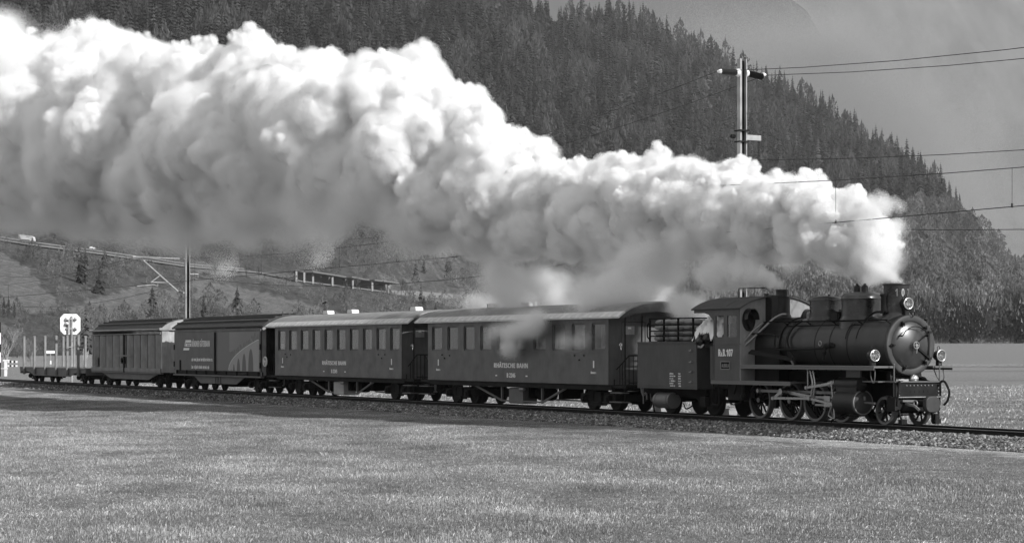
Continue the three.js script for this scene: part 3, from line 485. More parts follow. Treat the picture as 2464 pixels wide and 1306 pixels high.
const cleanWagon = thing('goods_wagon', 'smooth dark goods wagon lettered BÜNDNER GÜTERBAHN with a printed viaduct picture', 'goods wagon', [-45.45, 0, 0]);
{
  const L = 5.74; wagonGear(cleanWagon, -6.5, 6.3, 2.2);
  for (const s of [1, -1]) {
    const w = kit().box(-L, -0.02, 0.95, 2.72, s * 1.22, s * 1.3).mesh('sliding_door', M.wagonDark, cleanWagon); const w2 = kit().box(0.06, L, 0.95, 2.72, s * 1.22, s * 1.295).mesh('sliding_door', M.wagonDark, cleanWagon);
    for (const x of [-0.05, 0.12]) kit().box(x - 0.02, x + 0.02, 0.8, 2.68, s * 1.28, s * 1.325).mesh('door_post', M.frame, w2);
    for (const x of [-L, L - 0.02]) for (const y of [1.1, 1.9]) kit().box(x - 0.03, x + 0.07, y, y + 0.25, s * 1.29, s * 1.33).mesh('hinge', M.frame, w);
    kit().beam(-L, L, 2.72, 2.86, Math.min(s * 1.2, s * 1.3), Math.max(s * 1.2, s * 1.3)).mesh('upper_rail', M.wagonDark, cleanWagon);
    kit().box(-L, L, 0.78, 0.94, s * 1.15, s * 1.24).mesh('lower_rail', M.frame, cleanWagon);
    for (let i = 0; i < 9; i++) kit().box(-L + 0.3 + i * 1.35, -L + 0.36 + i * 1.35, 0.72, 0.97, s * 1.22, s * 1.29).mesh('bracket', M.frame, cleanWagon);
    kit().beam(-L - 0.1, L + 0.1, 0.68, 0.76, Math.min(s * 1.15, s * 1.32), Math.max(s * 1.15, s * 1.32)).mesh('sill', M.wagonDark, cleanWagon);
    kit().plateXY(shp([[-3.4, 0.68], [3.3, 0.68], [2.3, 0.36], [-2.5, 0.36]]), s * 1.1 - 0.02, 0.04).mesh('tool_box', M.wagonDark, cleanWagon);
    for (const x of [-0.4, -0.1, 0.25]) kit().box(x - 0.03, x + 0.03, 0.36, 0.68, s * 1.1, s * 1.15).mesh('tool_box_strap', M.wagonDark, cleanWagon);
  }
  for (const s of [1, -1]) { const e = kit().plateZY(shp([[-1.25, 0.78], [1.25, 0.78], [1.25, 2.88], ...arc(1.25, 2.9, 3.36).reverse(), [-1.25, 2.88]]), s > 0 ? L - 0.06 : -L, 0.06).mesh('end_wall', M.wagonEnd, cleanWagon); }
  ribRoof(1.4, 2.93, 3.42, -5.85, 6.3, 8, cleanWagon, M.roofDark);
  for (const s of [1, -1]) { const x = s > 0 ? 5.75 : -6.5; kit().box(x, x + 0.55, 0.74, 0.8, -1.1, 1.1).mesh('end_deck', M.frame, cleanWagon); }
  for (const x of [6.0, -6.1]) for (const z of [0.55, 1.1]) kit().cyl([x, 0.75, z], [x, z > 1 || x > 0 ? 2.9 : 1.75, z], 0.03, 0.03, 8).mesh('handrail', M.frame, cleanWagon);
  kit().tube([[-6.1, 0.8, 1.1], [-6.1, 1.68, 1.1], [-6.1, 1.75, 1.0], [-6.1, 1.75, 0.5]], 0.022).cyl([-6.1, 1.3, 1.1], [-6.1, 1.3, 0.5], 0.02, 0.02, 6).mesh('railing', M.frame, cleanWagon);
  { const k = kit().torus([5.95, 1.4, 1.16], 0.2, 0.028, 'z', 24, 6); for (let i = 0; i < 5; i++) { const a = i * 1.257 + 0.3; k.cyl([5.95, 1.4, 1.16], [5.95 + 0.2 * Math.cos(a), 1.4 + 0.2 * Math.sin(a), 1.16], 0.018, 0.018, 6); } k.cyl([5.95, 1.4, 1.1], [5.95, 1.4, 1.2], 0.045); k.mesh('handbrake_wheel', M.letterWhite, cleanWagon); }
  kit().box(5.8, 6.1, 0.75, 2.85, 0.5, 1.02).mesh('brake_column', M.dark, cleanWagon);
  // printed matter on the side
  const P = 1.302, logo = kit().plateXY(shp([[-4.15, 2.24], [-3.3, 2.24], [-3.3, 2.36], [-4.08, 2.36]]), P, 0.004).plateXY(shp([[-4.1, 2.06], [-3.3, 2.06], [-3.3, 2.2], [-4.02, 2.2]]), P, 0.004).plateXY(shp([[-4.22, 2.06], [-4.16, 2.06], [-4.02, 2.36], [-4.1, 2.36]]), P, 0.004).plateXY(shp([[-4.42, 1.88], [-3.6, 1.88], [-3.52, 1.99], [-4.34, 1.99]]), P, 0.004).mesh('logo', M.letterWhite, cleanWagon);
  letters('RhB', -3.85, 2.085, P + 0.004, 0.45, 0.09, 0.004, 'logo_lettering', M.wagonDark, logo);
  letters('BÜNDNER GÜTERBAHN', -3.2, 2.04, P, 2.5, 0.36, 0.006, 'lettering', M.letter, cleanWagon);
  fineprint(-3.25, 1.38, P, 2.95, 0.12, 21, M.letter, cleanWagon); fineprint(-3.25, 1.03, P, 2.45, 0.12, 22, M.letter, cleanWagon);
  kit().box(-4.95, -4.72, 0.92, 1.42, P, P + 0.012).plateXY(shp([[-4.86, 1.2], [-4.78, 1.05], [-4.74, 1.0], [-4.76, 1.2], [-4.82, 1.32]]), P + 0.012, 0.006).mesh('label_holder', M.dark, cleanWagon);
  const cv = document.createElement('canvas'); cv.width = 512; cv.height = 256; const c = cv.getContext('2d');
  c.fillStyle = '#5a5a5a'; c.fillRect(0, 0, 512, 256); const r = rng(8);
  const gr = c.createLinearGradient(0, 0, 300, 120); gr.addColorStop(0, '#7d7d7d'); gr.addColorStop(1, '#6a6a6a'); c.fillStyle = gr; c.fillRect(150, 0, 362, 130);
  for (let i = 0; i < 420; i++) { const x = 150 + 362 * r(), y = 20 + 130 * r(); if (y > 150 - (x - 150) * 0.42) { const v = 60 + 60 * r() | 0; c.fillStyle = `rgba(${v},${v},${v},0.6)`; c.beginPath(); c.ellipse(x, y, 3 + 6 * r(), 6 + 14 * r(), 0, 0, 7); c.fill(); } }
  const deckY = (x) => 250 - 196 * Math.pow(clamp((x - 140) / 350, 0, 1), 0.52);
  c.fillStyle = '#8e8e8e'; c.beginPath(); c.moveTo(140, 256); for (let x = 140; x <= 505; x += 5) c.lineTo(x, deckY(x)); c.lineTo(505, 256); c.fill();
  for (const [x, w, h] of [[172, 10, 110], [205, 13, 60], [262, 20, 25], [330, 24, 8], [410, 30, -6]]) { c.fillStyle = '#474747'; c.beginPath(); const top = deckY(x) + 34 + h * 0.15; c.moveTo(x - w, 256); c.bezierCurveTo(x - w, top + 40, x - w * 0.4, top, x, top); c.bezierCurveTo(x + w * 0.4, top, x + w, top + 40, x + w, 256); c.fill(); }
  c.strokeStyle = '#cccccc'; c.lineWidth = 4; c.beginPath(); for (let x = 140; x <= 505; x += 5) x > 140 ? c.lineTo(x, deckY(x)) : c.moveTo(x, deckY(x)); c.stroke();
  for (let i = 0; i < 2600; i++) { const v = 50 + 110 * r() | 0; c.fillStyle = `rgba(${v},${v},${v},0.22)`; c.fillRect(130 + 382 * r(), 256 * r(), 2, 3); }
  const tx = new THREE.CanvasTexture(cv); tx.colorSpace = THREE.SRGBColorSpace; tx.magFilter = THREE.LinearFilter;
  const pg = new THREE.PlaneGeometry(5.3, 1.72), pm = new THREE.Mesh(pg, new THREE.MeshPhysicalMaterial({ color: new THREE.Color().setRGB(1, 1, 1), map: tx, roughness: 0.45 })); pm.name = 'printed_picture'; pm.position.set(3.0, 1.83, 1.302); cleanWagon.add(pm);
}
const flat = thing('flat_wagon', 'empty flat wagon with upright steel stakes at the tail of the train', 'flat wagon', [-73.7, 0, 0]);
{
  const L = 7.0; kit().box(-L, L, 0.8, 0.88, -1.15, 1.15).mesh('deck', M.wood, flat);
  for (const s of [1, -1]) kit().plateXY(shp([[-L, 0.8], [L, 0.8], [L, 0.62], [L - 2.2, 0.6], [L - 3.2, 0.4], [-L + 3.2, 0.4], [-L + 2.2, 0.6], [-L, 0.62]]), s * 1.1 - 0.03, 0.06).mesh('side_sill', M.wagonDark, flat);
  kit().box(-L, L, 0.55, 0.8, -0.3, 0.3).mesh('underframe', M.dark, flat);
  for (const x of [-5.0, 5.3]) bogie(flat, x, 0.36, 1.3);
  for (const s of [1, -1]) coupler(flat, s * L, s);
  kit().box(-L - 0.06, -L, 0.5, 0.86, -1.1, 1.1).box(L, L + 0.06, 0.5, 0.86, -1.1, 1.1).mesh('headstock', M.wagonDark, flat);
  for (const x of [-5.81, -3.45, -1.1, 1.27, 3.55, 5.76]) for (const s of [1, -1]) {
    const k = kit().box(x - 0.075, x - 0.045, 0.45, 2.72, s * 1.13, s * 1.25).box(x + 0.045, x + 0.075, 0.45, 2.72, s * 1.13, s * 1.25).box(x - 0.045, x + 0.045, 0.45, 2.7, s * 1.18, s * 1.2); for (let y = 1.1; y < 2.6; y += 0.42) k.box(x - 0.05, x + 0.05, y, y + 0.06, s * 1.17, s * 1.22);
    const st = k.mesh('stake', M.stake, flat); kit().box(x - 0.13, x + 0.13, 0.5, 0.9, s * 1.1, s * 1.17).mesh('stake_pocket', M.wagonDark, st);
  }
}
// ------------------------------------------------------------ tender
const tender = thing('tender', 'dark riveted tender with rows of small white figures, between engine and coaches', 'tender', [-7.05, 0, 0]);
{
  kit().plateXY((() => { const s = new THREE.Shape(); s.moveTo(-1.6, 0.77); s.lineTo(1.66, 0.77); s.lineTo(1.62, 1.98); s.quadraticCurveTo(1.6, 2.12, 1.42, 2.12); s.lineTo(-1.6, 2.12); s.closePath(); return s; })(), 1.16, 0.04).mesh('side_plate', M.tender, tender);
  kit().box(-1.6, 1.62, 0.77, 2.1, -1.2, -1.16).box(-1.6, -1.56, 0.78, 2.1, -1.16, 1.16).box(1.56, 1.6, 0.78, 1.9, -1.16, 1.16).box(-1.56, 1.56, 0.78, 1.95, -1.15, 1.15).mesh('tank', M.tender, tender);
  kit().box(-1.62, 1.62, 2.09, 2.13, 1.155, 1.215).box(-1.6, 1.63, 1.93, 1.955, 1.2, 1.208).box(-1.6, 1.66, 0.77, 0.8, 1.2, 1.21).mesh('beading', M.tender, tender);
  for (const y of [1.86, 1.53, 1.25, 0.96]) kit().box(1.3, 1.42, y, y + 0.025, 1.2, 1.26).box(1.33, 1.39, y + 0.02, y + 0.05, 1.2, 1.23).mesh('foot_bracket', M.dull, tender);
  const k = kit(); for (let i = 0; i < 40; i++) k.cyl([-1.55 + i * 0.079, 0.83, 1.2], [-1.55 + i * 0.079, 0.83, 1.212], 0.012, 0.009, 5).cyl([-1.55 + i * 0.079, 2.05, 1.2], [-1.55 + i * 0.079, 2.05, 1.212], 0.012, 0.009, 5); for (let i = 0; i < 14; i++) k.cyl([1.6, 0.86 + i * 0.085, 1.2], [1.6, 0.86 + i * 0.085, 1.212], 0.012, 0.009, 5).cyl([-1.55, 0.86 + i * 0.085, 1.2], [-1.55, 0.86 + i * 0.085, 1.212], 0.012, 0.009, 5); k.mesh('rivets', M.tender, tender);
  for (let i = 0; i < 6; i++) { fineprint(0.2, 1.19 - i * 0.07, 1.2, i % 2 ? 0.3 : 0.2, 0.035, 40 + i, M.letter, tender); fineprint(0.66, 1.19 - i * 0.07, 1.2, 0.14, 0.035, 60 + i, M.letter, tender); }
  kit().box(-1.62, 1.7, 0.6, 0.77, -0.95, 0.95).mesh('frame', M.dark, tender);
  for (const s of [1, -1]) kit().plateXY(shp([[-1.5, 0.75], [-1.5, 0.5], [-1.1, 0.3], [-0.3, 0.3], [0.1, 0.5], [1.0, 0.5], [1.2, 0.3], [2.0, 0.3], [2.1, 0.75]]), s * 0.78 - 0.02, 0.04).mesh('axle_guard', M.dark, tender);
  for (const x of [-0.75, 1.55]) { const w = kit(); wheelset(w, x, 0.42); w.mesh('wheelset', M.frame, tender); kit().box(x - 0.14, x + 0.14, 0.28, 0.56, 0.8, 0.95).mesh('axle_box', M.frame, tender); }
  kit().cyl([-0.72, 0.42, 1.0], [0.12, 0.42, 1.0], 0.23, 0.23, 18).cyl([-0.62, 0.42, 1.0], [-0.59, 0.42, 1.0], 0.24, 0.24, 18).cyl([-0.02, 0.42, 1.0], [0.01, 0.42, 1.0], 0.24, 0.24, 18).mesh('air_tank', M.pipe, tender);
  kit().tube([[-0.75, 0.4, 1.05], [-0.9, 0.3, 1.08], [-0.82, 0.05, 1.08]], 0.025).tube([[0.55, 0.35, 0.95], [0.75, 0.2, 1.0], [0.95, 0.24, 1.0], [1.1, 0.3, 1.0]], 0.02).mesh('pipe', M.dark, tender);
  kit().tube([[-1.62, 1.85, 0.9], [-1.75, 1.5, 0.95], [-1.82, 0.9, 0.95], [-1.7, 0.55, 0.95], [-1.5, 0.62, 0.95], [-1.46, 0.42, 0.95]], 0.035).mesh('hose', M.pipe, tender);
  kit().cyl([-1.35, 0.3, 1.15], [-1.35, 0.77, 1.15], 0.02).mesh('step_hanger', M.pipe, tender);
  coupler(tender, -1.6, -1);
}
const cage = thing('fuel_cage', 'dark barred cage full of sacks on top of the tender', 'cage', [-7.05, 2.1, 0]);
{
  for (const z of [1.0, -1.0]) {
    const x0 = -1.22, x1 = 1.14;
    for (const y of [0.01, 0.18, 0.33, 0.5, 0.69]) kit().box(x0, x1, y, y + 0.035, z - 0.015, z + 0.015).mesh('bar', M.dark, cage);
    for (const x of [x0, x0 + 0.78, x0 + 1.56, x1]) kit().box(x - 0.02, x + 0.02, 0, 0.725, z - 0.025, z + 0.025).mesh('bar', M.dark, cage);
  }
  for (const x of [-1.22, 1.14]) for (const y of [0.01, 0.18, 0.33, 0.5, 0.69]) kit().box(x - 0.015, x + 0.015, y, y + 0.035, -1.0, 1.0).mesh('bar', M.dark, cage);
  kit().tube([[-1.22, 0.6, 1.03], [-1.3, 0.5, 1.04], [-1.3, 0.2, 1.04], [-1.22, 0.12, 1.03]], 0.02).mesh('grip', M.dark, cage);
}
{
  const sack = tag(kit().ball([0, 0, 0], 0.178, 12, 0.98, 0.46, 1.0).mesh('fuel_sack', mat(0.42, 0.85, { map: roofMap, bumpMap: grainBump, bumpScale: 0.02 }), scene), 'lumpy grey sack in the barred cage on the tender', 'sack', 'fuel sacks in the tender cage');
  usedNames.set('fuel_sack', 1); const r = rng(21); let first = true;
  for (const z of [0.74, 0.25]) for (let row = 0; row < 4; row++) for (let i = 0; i < 6; i++) {
    const p = [-8.1 + i * 0.395 + 0.03 * r(), 2.22 + row * 0.165, z + 0.03 * r()]; const o = first ? sack : copyOf(sack, 'lumpy grey sack in the barred cage on the tender', p); first = false;
    o.position.set(...p); o.rotation.set(0.3 * (r() - 0.5), 0.6 * (r() - 0.5), 0.3 * (r() - 0.5)); o.scale.setScalar(0.86 + 0.2 * r());
  }
  // crumpled light sheet thrown over the coal
  const g = new THREE.PlaneGeometry(1.75, 2.1, 60, 60); g.rotateX(-Math.PI / 2); const p = g.attributes.position;
  const fold = (x, z) => { let h = 0; for (let o = 0, f = 2.2, a = 0.16; o < 4; o++, f *= 1.9, a *= 0.55) h += a * (1 - 2 * Math.abs(noise(x * f + o * 3.1, 2.2 * o, z * f))); return h; };
  for (let i = 0; i < p.count; i++) { const x = p.getX(i), z = p.getZ(i), ex = Math.abs(x) / 0.88, ez = Math.abs(z) / 1.05; p.setY(i, 0.44 - 0.25 * ex ** 3 - 0.55 * ez ** 4 + fold(x * 1.9, z * 1.9) * 1.15 - 0.14 * Math.max(0, x)); }
  g.computeVertexNormals(); const sheet = new THREE.Mesh(g, mat(0.82, 0.4)); sheet.name = 'tarpaulin'; sheet.position.set(-5.05, 2.26, 0.0); scene.add(tag(sheet, 'crumpled bright white sheet over the fuel behind the cab', 'tarpaulin'));
  const rc = rng(5), heap = kit(); for (let i = 0; i < 60; i++) { const s = 0.07 + 0.09 * rc(); const ico = new THREE.IcosahedronGeometry(s, 0); ico.rotateX(rc() * 6); ico.rotateY(rc() * 6); heap.add(ico.translate(-5.75 + 0.95 * rc(), 2.08 + 0.2 * rc(), -1 + 2.05 * rc())); }
  const h = heap.mesh('coal_heap', mat(0.03, 0.5), scene); tag(h, 'heap of coal under the white sheet, between tender and cab', 'coal', null, 'stuff');
}
// ------------------------------------------------------------ steam locomotive
const engine = thing('steam_locomotive', 'black steam locomotive number 107 with tall chimney at the head of the train', 'locomotive', [0, 0, 0]);
const CY = 2.01;
{
  // boiler, firebox, smokebox
  const boiler = kit().cyl([-2.05, CY, 0], [1.4, CY, 0], 0.735, 0.735, 56).mesh('boiler', M.boiler, engine);
  for (const x of [-1.75, -0.45, 0.2, 0.95, 1.38]) kit().lathe([[0.735, -0.02], [0.745, -0.018], [0.745, 0.018], [0.735, 0.02]], [x, CY, 0], 'x', 56).mesh('boiler_band', M.black, boiler);
  const fb = new THREE.Shape(); fb.moveTo(-0.72, 1.0); fb.lineTo(0.72, 1.0); fb.lineTo(0.78, CY); fb.absarc(0, CY, 0.775, 0, Math.PI, false); fb.closePath();
  kit().plateZY(fb, -3.2, 1.2).mesh('firebox', M.black, engine);
  kit().box(-3.1, -1.95, 1.0, 1.95, 0.75, 0.8).mesh('firebox_side', M.frame, engine);
  kit().cyl([1.4, CY, 0], [2.6, CY, 0], 0.765, 0.765, 56).mesh('smokebox', M.boiler, engine);
  const front = kit().lathe([[0.60, 0.0], [0.62, 0.035], [0.735, 0.035], [0.768, 0.015], [0.772, -0.06], [0.60, -0.06]], [2.61, CY, 0], 'x', 64).mesh('smokebox_ring', M.ring, engine);
  const door = kit().lathe([[0.001, 0.15], [0.1, 0.146], [0.25, 0.125], [0.4, 0.09], [0.52, 0.05], [0.585, 0.015], [0.6, -0.01]], [2.62, CY, 0], 'x', 56).mesh('smokebox_door', M.door, engine);
  kit().torus([2.86, CY, 0], 0.085, 0.014, 'x', 20, 6).cyl([2.74, CY, 0], [2.88, CY, 0], 0.035).bar([2.86, CY - 0.08, 0], [2.86, CY + 0.08, 0], 0.015, 0.015).bar([2.86, CY, -0.08], [2.86, CY, 0.08], 0.015, 0.015).cyl([2.87, CY - 0.02, -0.02], [2.87, CY - 0.2, 0.0], 0.012).mesh('door_wheel', M.dull, door);
  kit().tube(range(0, 1, 9).map((t) => { const a = lerp(0.52, Math.PI - 0.52, t); return [2.83, CY + 0.47 * Math.sin(a), 0.47 * Math.cos(a)]; }), 0.013, 6, 24).cyl([2.7, CY + 0.235, 0.41], [2.83, CY + 0.235, 0.41], 0.02).cyl([2.7, CY + 0.235, -0.41], [2.83, CY + 0.235, -0.41], 0.02).mesh('door_handrail', M.frame, door);
  kit().box(2.645, 2.68, CY - 0.36, CY + 0.36, -0.575, -0.535).box(2.63, 2.7, CY + 0.3, CY + 0.36, -0.62, -0.54).box(2.63, 2.7, CY - 0.36, CY - 0.3, -0.62, -0.54).bar([2.8, CY - 0.06, -0.07], [2.69, CY - 0.31, -0.54], 0.03, 0.055).bar([2.8, CY + 0.06, -0.07], [2.69, CY + 0.31, -0.54], 0.03, 0.02).mesh('hinge', M.black, door);
  for (const [z, y] of [[0.28, 0.54], [-0.43, 0.43], [0.61, 0.0], [0.23, -0.57], [-0.42, -0.43]]) { const k = kit().box(2.65, 2.72, CY + y - 0.035, CY + y + 0.035, z - 0.03, z + 0.03), a = Math.atan2(y, z); k.bar([2.71, CY + y - 0.07 * Math.sin(a), z - 0.07 * Math.cos(a)], [2.68, CY + y + 0.07 * Math.sin(a), z + 0.07 * Math.cos(a)], 0.03, 0.03).ball([2.73, CY + y, z], 0.025, 6); k.mesh('door_clamp', M.frame, engine); }
  // chimney, pump, domes, whistle pipe
  const ch = kit().lathe([[0.52, -0.1], [0.4, 0.02], [0.33, 0.1], [0.298, 0.2], [0.335, 0.83], [0.365, 0.84], [0.37, 0.875], [0.33, 0.88], [0.29, 0.86], [0.27, 0.2], [0.001, 0.2]], [2.08, 2.7, 0], 'y', 40).mesh('chimney', M.domeLit, engine);
  '107'.split('').forEach((t, i) => { const g = new TextGeometry(t, { font, size: 1, depth: 1, curveSegments: 4, bevelEnabled: false }); g.computeBoundingBox(); const b = g.boundingBox; g.translate(-(b.min.x + b.max.x) / 2, 0, 0); g.scale(0.12, 0.19, 0.012); const a = 0.18 + (1 - i) * 0.52; g.translate(0, 0, 0.318); g.rotateY(Math.PI / 2 - a); g.translate(2.08, 3.25, 0); kit().add(g).mesh('number', M.brass, ch); });
  kit().lathe([[0.001, 0], [0.13, 0], [0.13, 0.05], [0.105, 0.08], [0.105, 0.42], [0.13, 0.45], [0.13, 0.49], [0.001, 0.5]], [1.98, 2.82, 0.3], 'y', 20).cyl([1.98, 2.66, 0.3], [1.98, 2.84, 0.3], 0.05).cyl([2.0, 2.87, 0.3], [2.2, 2.87, 0.42], 0.02).cyl([2.2, 2.85, 0.42], [2.2, 3.0, 0.42], 0.018).mesh('blower_valve', M.frame, engine);
  kit().tube([[1.94, 2.86, 0.32], [1.7, 2.86, 0.36], [1.5, 2.78, 0.42], [1.42, 2.66, 0.5]], 0.03).mesh('pipe', M.frame, engine);
  kit().lathe([[0.6, -0.32], [0.58, -0.04], [0.54, 0.03], [0.52, 0.08], [0.52, 0.5], [0.545, 0.505], [0.545, 0.53], [0.525, 0.54], [0.53, 0.6], [0.47, 0.655], [0.36, 0.69], [0.18, 0.705], [0.001, 0.71]], [0.62, 2.7, 0], 'y', 48).mesh('sand_dome', M.domeLit, engine);
  for (const [x, z] of [[0.55, 0.09], [0.76, 0.0]]) kit().lathe([[0.1, 0], [0.09, 0.03], [0.085, 0.14], [0.07, 0.17], [0.04, 0.19], [0.03, 0.23], [0.001, 0.235]], [x, 3.39, z], 'y', 18).mesh('safety_valve', M.black, engine);
  kit().lathe([[0.5, -0.2], [0.49, -0.02], [0.46, 0.04], [0.435, 0.1], [0.435, 0.5], [0.45, 0.505], [0.45, 0.525], [0.425, 0.54], [0.39, 0.585], [0.3, 0.62], [0.15, 0.635], [0.001, 0.64]], [-0.93, 2.7, 0], 'y', 44).mesh('steam_dome', M.domeLit, engine);
  kit().box(-1.1, -0.74, 3.31, 3.335, -0.02, 0.02).cyl([-0.8, 3.3, 0], [-0.8, 3.37, 0], 0.03).mesh('dome_lid', M.black, engine);
  kit().lathe([[0.3, -0.12], [0.24, 0.0], [0.225, 0.02], [0.225, 0.48], [0.24, 0.49], [0.2, 0.5], [0.165, 0.51], [0.165, 0.66], [0.175, 0.67], [0.175, 0.695], [0.14, 0.695], [0.13, 0.4], [0.001, 0.4]], [-2.96, 2.86, 0], 'y', 28).mesh('steam_outlet', M.black, engine);
  kit().plateXY(shp([[-3.5, 2.6], [-3.0, 2.6], [-3.0, 3.42], [-3.3, 3.42], [-3.44, 3.3], [-3.5, 3.12]].map(([a, b]) => [a + 0.15, b - 0.02])), 0.12, 0.3).mesh('vent_box', M.black, engine);
  kit().ball([-1.55, 2.86, 0.1], 0.07, 8).box(-1.6, -1.5, 2.74, 2.86, 0.05, 0.15).cyl([-0.3, 2.78, 0.1], [-0.3, 2.86, 0.1], 0.05).mesh('fitting', M.dull, engine);
  kit().box(-0.18, 0.14, 2.68, 2.9, 0.1, 0.42).cyl([0.18, 2.72, 0.42], [0.3, 2.88, 0.46], 0.018).torus([0.31, 2.9, 0.46], 0.04, 0.012).mesh('lubricator', M.frame, engine);
  // handrail, pipes along the boiler
  for (const s of [1, -1]) {
    kit().cyl([-2.95, 2.65, s * 0.62], [2.5, 2.65, s * 0.62], 0.018, 0.018, 8).mesh('handrail', M.dark, engine);
    for (const x of [-2.0, -0.95, 0.15, 1.25, 2.4]) kit().cyl([x, 2.65, s * 0.62], [x + 0.08, 2.56, s * 0.52], 0.02, 0.02, 6).mesh('handrail_post', M.dark, engine);
    kit().cyl([-2.1, 2.54, s * 0.52], [1.4, 2.54, s * 0.52], 0.013, 0.013, 6).mesh('conduit', M.dark, engine);
  }
  kit().tube([[-3.2, 2.33, 0.85], [-2.8, 2.33, 0.86], [-2.15, 2.32, 0.84], [-2.05, 2.25, 0.86], [-2.08, 2.0, 0.86], [-1.95, 1.9, 0.84], [-1.5, 1.9, 0.82], [0.02, 1.93, 0.8]], 0.028, 8, 50).mesh('feed_pipe', M.frame, engine);
  kit().tube([[-1.3, 2.68, 0.5], [-1.5, 2.5, 0.66], [-1.6, 2.2, 0.78], [-1.5, 1.95, 0.8], [-1.25, 1.7, 0.82], [-1.1, 1.48, 0.9]], 0.028, 8, 40).mesh('sand_pipe', M.frame, engine);
  kit().tube([[-3.2, 1.98, 1.1], [-3.05, 2.15, 0.98], [-2.78, 2.5, 0.72], [-2.62, 2.75, 0.5], [-2.45, 2.86, 0.35], [-2.3, 2.86, 0.3]], 0.034, 8, 40).tube([[-3.2, 2.05, 1.15], [-2.95, 2.42, 0.95], [-2.85, 2.64, 0.7]], 0.024).mesh('steam_pipe', M.dull, engine);
  for (const x of [0.9, 1.35]) kit().tube(range(-0.1, 1.35, 10).map((a) => [x, CY + 0.755 * Math.cos(a), 0.755 * Math.sin(a)]), 0.012, 5, 24).mesh('pipe', M.frame, engine);
  kit().ball([0.12, 1.98, 0.78], 0.08, 8).cyl([0.12, 1.98, 0.78], [0.45, 2.0, 0.72], 0.05).cyl([0.15, 1.95, 0.84], [0.15, 1.62, 0.88], 0.03).ball([0.15, 1.82, 0.85], 0.06, 8).ball([0.3, 2.02, 0.76], 0.07, 8).mesh('check_valve', M.frame, engine);
  kit().torus([-0.02, 2.06, 0.86], 0.06, 0.013, 'z', 18, 6).mesh('hand_wheel', M.steel, engine);
  kit().plateXY(shp([[-3.05, 1.83], [-2.9, 1.9], [-1.0, 1.69], [-0.98, 1.62], [-1.12, 1.6], [-3.05, 1.78]]), 1.02, 0.03).mesh('reversing_rod', M.frame, engine); kit().bar([-1.08, 1.64, 1.03], [-0.95, 1.46, 1.03], 0.03, 0.05).mesh('reversing_lever', M.pipe, engine);
  // running plates and frame
  for (const s of [1, -1]) {
    const a = s > 0 ? [0.62, 1.25] : [-1.25, -0.62];
    kit().beam(-3.16, 2.75, 1.44, 1.49, a[0], a[1], 0.008).box(-3.16, 2.75, 1.385, 1.44, s * 1.245 - 0.012, s * 1.245 + 0.006).mesh('running_plate', M.pipe, engine);
    kit().beam(-4.62, -0.8, 1.0, 1.05, a[0], a[1], 0.008).box(-4.62, -0.8, 0.945, 1.0, s * 1.245 - 0.012, s * 1.245 + 0.006).mesh('lower_plate', M.pipe, engine);
    kit().plateXY(shp([[-4.6, 1.35], [-4.6, 0.6], [-3.9, 0.35], [-3.5, 0.6], [-2.5, 0.75], [1.1, 0.75], [1.4, 0.5], [2.0, 0.65], [2.9, 0.7], [2.9, 1.1], [1.9, 1.35]]), s * 0.42 - 0.02, 0.04).mesh('main_frame', M.dark, engine);
    kit().box(0.95, 1.55, 1.1, 1.4, s * 0.7, s * 0.75).mesh('steam_chest_side', M.pipe, engine);
  }
  kit().box(-4.5, 2.8, 0.62, 0.95, -0.4, 0.4).box(-3.1, -2.1, 0.35, 1.0, -0.45, 0.45).box(1.4, 2.3, 0.9, 1.35, -0.5, 0.5).mesh('ashpan', M.dark, engine);
  kit().plateXY(shp([[1.5, 1.0], [2.5, 1.0], [2.42, 1.35], [1.6, 1.35]]), -0.5, 1.0).mesh('smokebox_saddle', M.frame, engine);
  // driving wheels
  const R = 0.515;
  const spoked = (x, r, n, cw) => {
    const w = sub('wheel', engine, [x, r, 0]);
    for (const s of [1, -1]) {
      const k = kit().lathe([[r - 0.07, 0.05], [r - 0.01, 0.055], [r, 0.05], [r, -0.05], [r + 0.028, -0.06], [r + 0.028, -0.085], [r - 0.07, -0.085], [r - 0.07, 0.05]].map(([a, b]) => [a, b * s]), [0, 0, s * 0.55], 'z', 48);
      k.mesh('tyre', M.pipe, w); const q = kit().lathe([[0.001, 0.09], [0.07, 0.09], [0.085, 0.06], [0.085, -0.06], [0.001, -0.06]].map(([a, b]) => [a * (r / 0.5), b * s]), [0, 0, s * 0.55], 'z', 20);
      for (let i = 0; i < n; i++) { const a = i * 2 * Math.PI / n + 0.2; q.bar([0.06 * Math.cos(a), 0.06 * Math.sin(a), s * 0.55], [(r - 0.06) * Math.cos(a), (r - 0.06) * Math.sin(a), s * 0.55], 0.04, 0.032); }
      q.mesh('spokes', M.frame, w);
      kit().cyl([0, 0, s * 0.62], [0, 0, s * 0.66], 0.065 * r / 0.5, 0.06 * r / 0.5, 16).mesh('axle_end', M.dull, w);
      if (cw) { const pts = range(0, 1, 14).map((t) => { const a = lerp(cw - 0.95, cw + 0.95, t); return [(r - 0.065) * Math.cos(a), (r - 0.065) * Math.sin(a)]; }); kit().plateXY(shp(pts), s * 0.55 - 0.04, 0.08).mesh('counterweight', M.frame, w); }
    }
    kit().cyl([0, 0, -0.55], [0, 0, 0.55], 0.08).mesh('axle', M.dark, w); return w;
  };
  const DRV = [-3.16, -1.70, -0.60, 0.53]; for (const x of DRV) spoked(x, R, 11, -2.25);
  spoked(2.34, 0.36, 8, 0);
  for (const x of [-2.45, -1.15, -0.05]) kit().box(x - 0.06, x + 0.06, 0.3, 0.65, 0.5, 0.6).cyl([x, 0.6, 0.55], [x + 0.05, 0.9, 0.55], 0.03).mesh('brake_block', M.frame, engine);
